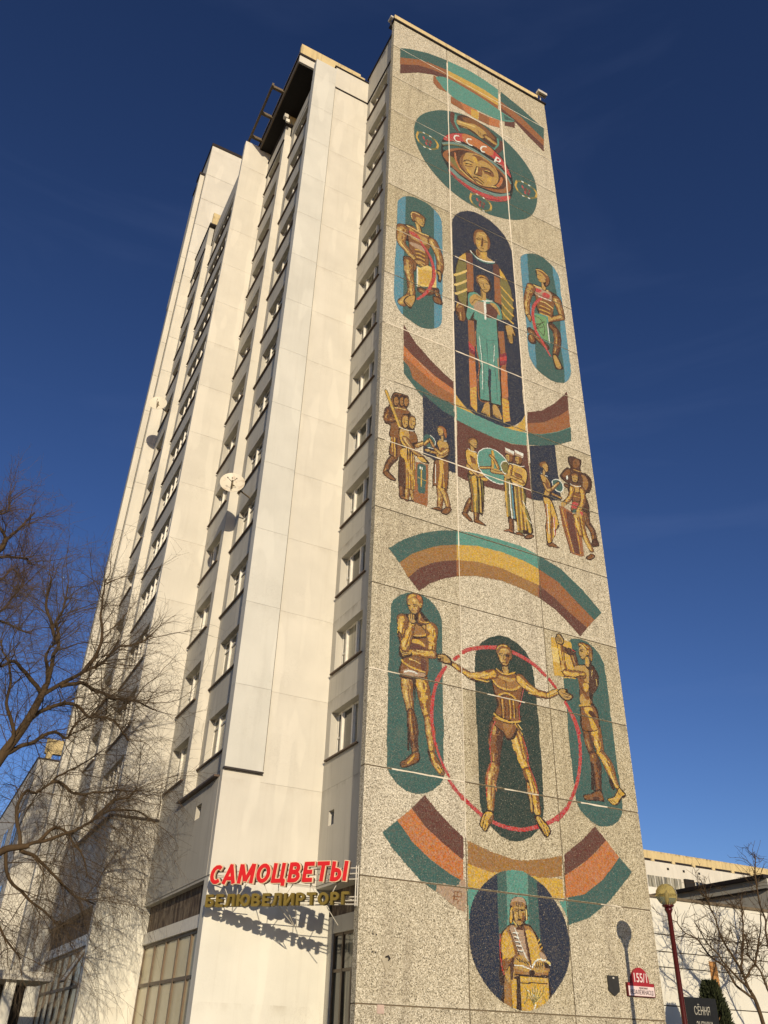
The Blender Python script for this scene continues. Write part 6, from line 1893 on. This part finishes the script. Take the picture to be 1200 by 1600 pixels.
def tree(label, trunk, branches, r_trunk, r_branch, n1, n2, n3, L, droop, mat, seed, cat='tree', group=None, out=(0, 0, 0), up=.35, thin=.0026):
    r = np.random.default_rng(seed); base = Vector(trunk[0]); base.z = 0
    root = empty('bare_tree', base, label, cat, group)
    tr = [(base.x+.0, base.y, 0.0)]+list(trunk); tp_ = spline(tr, 4); n = len(tp_)
    tp_ = [p+Vector((mnoise.noise(p*.9), mnoise.noise(p*.9+Vector((5, 0, 0))), 0))*.05 for p in tp_]
    MB().tube([p-base for p in tp_], [r_trunk*(1-.62*i/n) for i in range(n)], 9).make('trunk', M['bark'], root, smooth=True)
    segs = []
    for br in branches:
        q = spline(br, 5); m = len(q); q = [p+Vector([mnoise.noise(p*2.2+Vector((s, 0, 0))) for s in (0, 7, 13)])*.07 for p in q]
        rb = [r_branch*(1-.8*i/m)+.008 for i in range(m)]
        MB().tube([p-base for p in q], rb, 7).make('branch', M['bark'], root, smooth=True)
        Q = np.array([tuple(p) for p in q]); segs.append(Q)
    def pick(paths, N, lo):
        S, D = [], []
        w = np.array([np.linalg.norm(np.diff(p, axis=0), axis=1).sum() for p in paths]); c = r.choice(len(paths), N, p=w/w.sum())
        for i in c:
            p = paths[i]; t = lo+(1-lo)*r.random(); j = min(int(t*(len(p)-1)), len(p)-2); u = t*(len(p)-1)-j
            S.append(p[j]*(1-u)+p[j+1]*u); d = p[j+1]-p[j]; D.append(d/(np.linalg.norm(d)+1e-9))
        return np.array(S), np.array(D)
    o3 = np.array(out)
    s1, d1 = pick(segs, n1, .12); d1 = d1*.8+r.normal(0, .65, (n1, 3))+o3; d1[:, 2] += up
    P1_ = walk(s1, d1, L[0]*(.5+r.random(n1)), 8, .13, droop*.5, r)
    ol = np.array(tuple(base))
    o = link('side_branches', batch_mesh('side_branches', P1_-ol, np.full(n1, r_branch*.22+.004), .005, M['bark'], 4), root); o['kind'] = 'stuff'
    s2, d2 = pick(list(P1_)+segs, n2, .1); d2 = d2*.7+r.normal(0, .6, (n2, 3))+o3*.6; d2[:, 2] += up*.4
    P2_ = walk(s2, d2, L[1]*(.4+r.random(n2)), 7, .13, droop, r)
    o = link('twigs', batch_mesh('twigs', P2_-ol, np.full(n2, thin*2.0), thin, mat), root); o['kind'] = 'stuff'
    s3, d3 = pick(list(P2_), n3, .05); d3 = d3*.7+r.normal(0, .6, (n3, 3))
    P3_ = walk(s3, d3, L[2]*(.4+r.random(n3)), 5, .12, droop, r)
    o = link('fine_twigs', batch_mesh('fine_twigs', P3_-ol, np.full(n3, thin*1.3), thin*.75, mat), root); o['kind'] = 'stuff'
    return root
tree('big bare tree with brown twigs, its fork in front of the far window strips', [(-10.28,3.00,4.21), (-10.04,3.50,6.59), (-9.45,4.00,8.21), (-9.14,4.00,9.03), (-8.84,4.00,10.11), (-8.76,4.00,10.56)], [[(-8.76,4.00,10.56), (-8.77,4.00,11.38), (-8.67,4.30,11.89), (-8.76,4.50,12.54), (-8.92,4.60,12.76), (-8.76,4.80,13.45), (-8.83,5.00,14.35)],
  [(-8.72,4.30,12.14), (-8.93,4.20,12.38), (-9.21,4.10,12.82), (-9.37,4.00,13.29), (-9.41,4.00,13.96)],
  [(-8.76,4.00,10.56), (-8.85,4.00,10.95), (-8.98,3.70,11.22), (-8.99,3.50,11.52), (-8.91,3.40,11.58)],
  [(-8.73,4.00,10.27), (-8.35,4.30,10.78), (-7.72,4.60,11.40), (-7.19,4.90,11.94), (-6.81,5.20,12.66), (-6.11,5.50,13.07), (-5.65,5.70,13.59)],
  [(-7.72,4.60,11.40), (-7.48,4.70,12.14), (-7.43,4.80,12.98), (-7.67,4.90,14.01), (-7.62,5.00,14.92)],
  [(-9.04,4.00,9.33), (-8.64,4.40,9.87), (-8.16,4.60,10.27), (-7.57,4.80,10.34), (-7.20,5.00,10.16), (-6.69,5.20,10.31), (-6.21,5.40,10.15), (-5.79,5.50,9.72)],
  [(-8.33,4.30,10.71), (-7.77,4.50,10.99), (-7.21,4.80,10.97), (-6.65,5.00,10.89), (-5.88,5.30,11.03), (-5.07,5.50,10.92)],
  [(-9.32,4.00,8.36), (-8.95,4.30,8.77), (-8.55,4.50,9.08), (-8.09,4.60,9.36), (-7.73,4.80,9.36), (-7.57,5.00,9.89), (-7.00,5.20,10.36)],
  [(-8.80,4.00,10.25), (-9.44,3.50,10.65), (-9.86,3.10,10.71), (-10.17,2.80,10.44), (-10.70,2.50,10.41)],
  [(-9.45,4.00,8.21), (-9.30,3.80,8.86), (-9.71,3.40,9.60), (-9.87,3.10,10.42), (-10.36,2.90,11.22)]],
  .21, .062, 200, 1900, 4600, (1.45,1.05,.6), -.02, M['twig'], 3, out=(.15, 0, 0))
tree('bare tree with drooping branches low at the left edge', [(-10.11,4.50,2.93), (-9.45,5.10,4.97), (-8.71,5.50,6.05), (-8.23,5.50,6.26), (-8.00,5.50,6.32)], [[(-8.23,5.50,6.26), (-8.42,5.60,6.85), (-8.57,5.60,7.34), (-8.44,5.70,7.87), (-8.15,5.80,7.88), (-7.78,6.00,8.25), (-7.43,6.10,8.63), (-6.99,6.30,9.01), (-6.54,6.50,9.44)],
  [(-8.23,5.50,6.26), (-7.73,5.80,6.52), (-7.20,6.00,6.75), (-6.66,6.30,7.09), (-6.13,6.50,7.50), (-5.56,6.70,7.88), (-4.81,6.90,7.98), (-4.19,7.10,7.76)],
  [(-8.21,5.50,6.19), (-7.72,5.80,6.08), (-7.26,6.10,5.86), (-6.56,6.30,5.39), (-6.02,6.50,5.20), (-5.59,6.70,5.14)],
  [(-7.73,5.80,6.52), (-7.45,5.90,6.94), (-7.04,6.10,6.93), (-6.42,6.40,6.50), (-6.06,6.50,5.82)],
  [(-8.56,5.50,6.12), (-8.28,5.70,5.49), (-7.71,6.00,5.08), (-6.94,6.30,4.67), (-6.39,6.50,4.40)],
  [(-7.78,6.00,8.25), (-7.45,6.10,8.30), (-6.99,6.30,8.12), (-6.48,6.50,8.23), (-5.78,6.70,8.47), (-5.14,6.90,8.59)],
  [(-6.13,6.50,7.50), (-5.72,6.60,8.06), (-5.22,6.80,8.37), (-4.95,6.90,8.70)],
  [(-8.99,5.50,5.81), (-8.82,5.70,4.94), (-8.19,5.80,4.20), (-7.47,6.00,3.47)]],
  .16, .05, 150, 1500, 3600, (1.7,1.5,.9), -.13, M['twig'], 5, out=(.1, 0, -.1), up=.1)
tree('reddish twigged bare crown high at the left edge', [(-13.02,7.00,6.35), (-12.53,7.00,10.57), (-12.16,7.00,13.75), (-11.61,7.00,15.37), (-11.16,7.00,16.07), (-11.07,7.00,16.52)], [[(-11.07,7.00,16.52), (-10.84,7.20,17.01), (-10.63,7.40,17.60), (-10.48,7.50,18.13)],
  [(-11.07,7.00,16.52), (-11.24,6.80,16.68), (-11.66,6.60,16.97), (-11.29,6.70,17.41), (-11.40,6.80,18.12)],
  [(-11.47,7.00,15.62), (-11.09,7.00,15.80), (-10.49,7.20,16.05), (-10.23,7.30,16.12), (-10.10,7.40,16.00)],
  [(-12.16,7.00,13.75), (-11.48,7.00,14.17), (-10.87,7.20,15.04), (-10.61,7.30,15.55), (-10.31,7.40,15.42)],
  [(-12.22,7.00,13.27), (-11.11,7.00,13.55), (-10.57,7.20,13.89), (-10.30,7.40,14.54), (-10.08,7.60,15.32)],
  [(-12.27,7.00,12.80), (-11.21,7.00,13.17), (-10.48,7.20,13.55), (-9.80,7.40,13.44), (-9.37,7.60,13.50)]],
  .2, .055, 110, 1200, 2800, (1.2,.9,.5), -.02, M['twigred'], 8, out=(.1, 0, 0))
tree('small bare tree with thin forked branches in front of the annex', [(15.80,1.00,1.34), (15.56,1.00,2.74), (15.41,1.00,3.43), (15.20,1.00,3.74), (15.07,1.00,4.11), (15.03,1.00,4.39)], [[(15.03,1.00,4.39), (15.48,1.20,5.02), (15.89,1.40,5.67), (16.12,1.50,6.32), (16.29,1.60,6.78)],
  [(15.03,1.00,4.20), (14.49,0.80,4.64), (13.95,0.60,5.07), (13.63,0.50,5.61), (13.37,0.40,6.13), (13.05,0.30,6.43)],
  [(15.36,1.00,3.47), (14.85,1.20,3.82), (14.62,1.40,4.39), (14.30,1.60,4.67), (13.92,1.70,5.15), (13.46,1.80,5.32), (13.29,1.90,5.72)],
  [(15.25,1.00,3.70), (14.62,0.70,3.88), (13.91,0.50,4.21), (13.28,0.30,4.58), (12.64,0.20,4.94), (12.24,0.10,5.47)],
  [(15.13,1.00,4.02), (15.91,1.20,4.56), (16.36,1.30,5.09), (16.92,1.50,5.76), (17.30,1.60,6.44)],
  [(16.72,1.00,2.78), (16.12,1.00,3.79), (15.84,1.00,4.35), (15.86,1.30,4.85), (16.10,1.50,5.49)],
  [(17.30,1.00,3.56), (16.53,1.00,5.08), (16.90,1.20,5.94), (17.03,1.40,6.82), (17.25,1.50,7.74), (17.48,1.60,8.35)]],
  .085, .035, 110, 500, 500, (.8,.5,.3), .0, M['bark'], 11, up=.45, thin=.005)


# thuja and its neighbour sign
th = empty('thuja', (13.0, 0.6, 0), 'dark green cone shaped thuja behind the small black sign', 'conifer')
gr = flat('thuja_green', (0.035, 0.045, 0.016, 1), .8, var=.3, scale=9); gr2 = flat('thuja_green_light', (0.06, 0.07, 0.025, 1), .8, var=.3, scale=9)
v = []; F = []; mi = []
for i in range(9000):
    z = 3.8*(random.random()**.8); a = random.random()*6.283; rad = (1.05*(1-z/3.95)**.75+.05)*(1+.18*mnoise.noise(Vector((math.cos(a)*1.5, math.sin(a)*1.5, z*2))))*random.uniform(.7, 1.05)
    c = Vector((math.cos(a)*rad, math.sin(a)*rad, z)); d = Vector((math.cos(a), math.sin(a), random.uniform(.6, 1.8))).normalized()*random.uniform(.07, .16); s = d.cross(Vector((random.uniform(-1, 1), random.uniform(-1, 1), random.uniform(-1, 1)))).normalized()*.022
    b = len(v); v += [tuple(c-s), tuple(c+s), tuple(c+d+s*.4), tuple(c+d-s*.4)]; F.append((b, b+1, b+2, b+3)); mi.append(1 if random.random() < .3 else 0)
mb = MB(); mb.v, mb.f, mb.mi = v, F, mi; mb.make('foliage', [gr, gr2], th); MB().tube([(0, 0, 0), (0, 0, 3.4)], [.08, .02], 6).make('trunk', M['bark'], th)
bs = empty('notice_board', (10.9, -.9, 0), 'black board with white lettering beside the lamp post', 'sign board')
MB().box(-.62, .62, -.04, .04, 1.3, 3.22).make('board', flat('black_board_paint', srgb(34, 34, 32), .45, bump=0), bs)
for x in (-.55, .5): MB().box(x, x+.06, .04, .1, 0, 3.1).make('post', M['flash'], bs)
chalk = flat('white_lettering', srgb(176, 172, 156), .8, bump=0)
put_text('СЁННЯ', .3, chalk, bs, .0, 2.78, -.045, w=.62); put_text('ЗНІЖКА', .3, chalk, bs, .04, 2.4, -.045, w=.66)
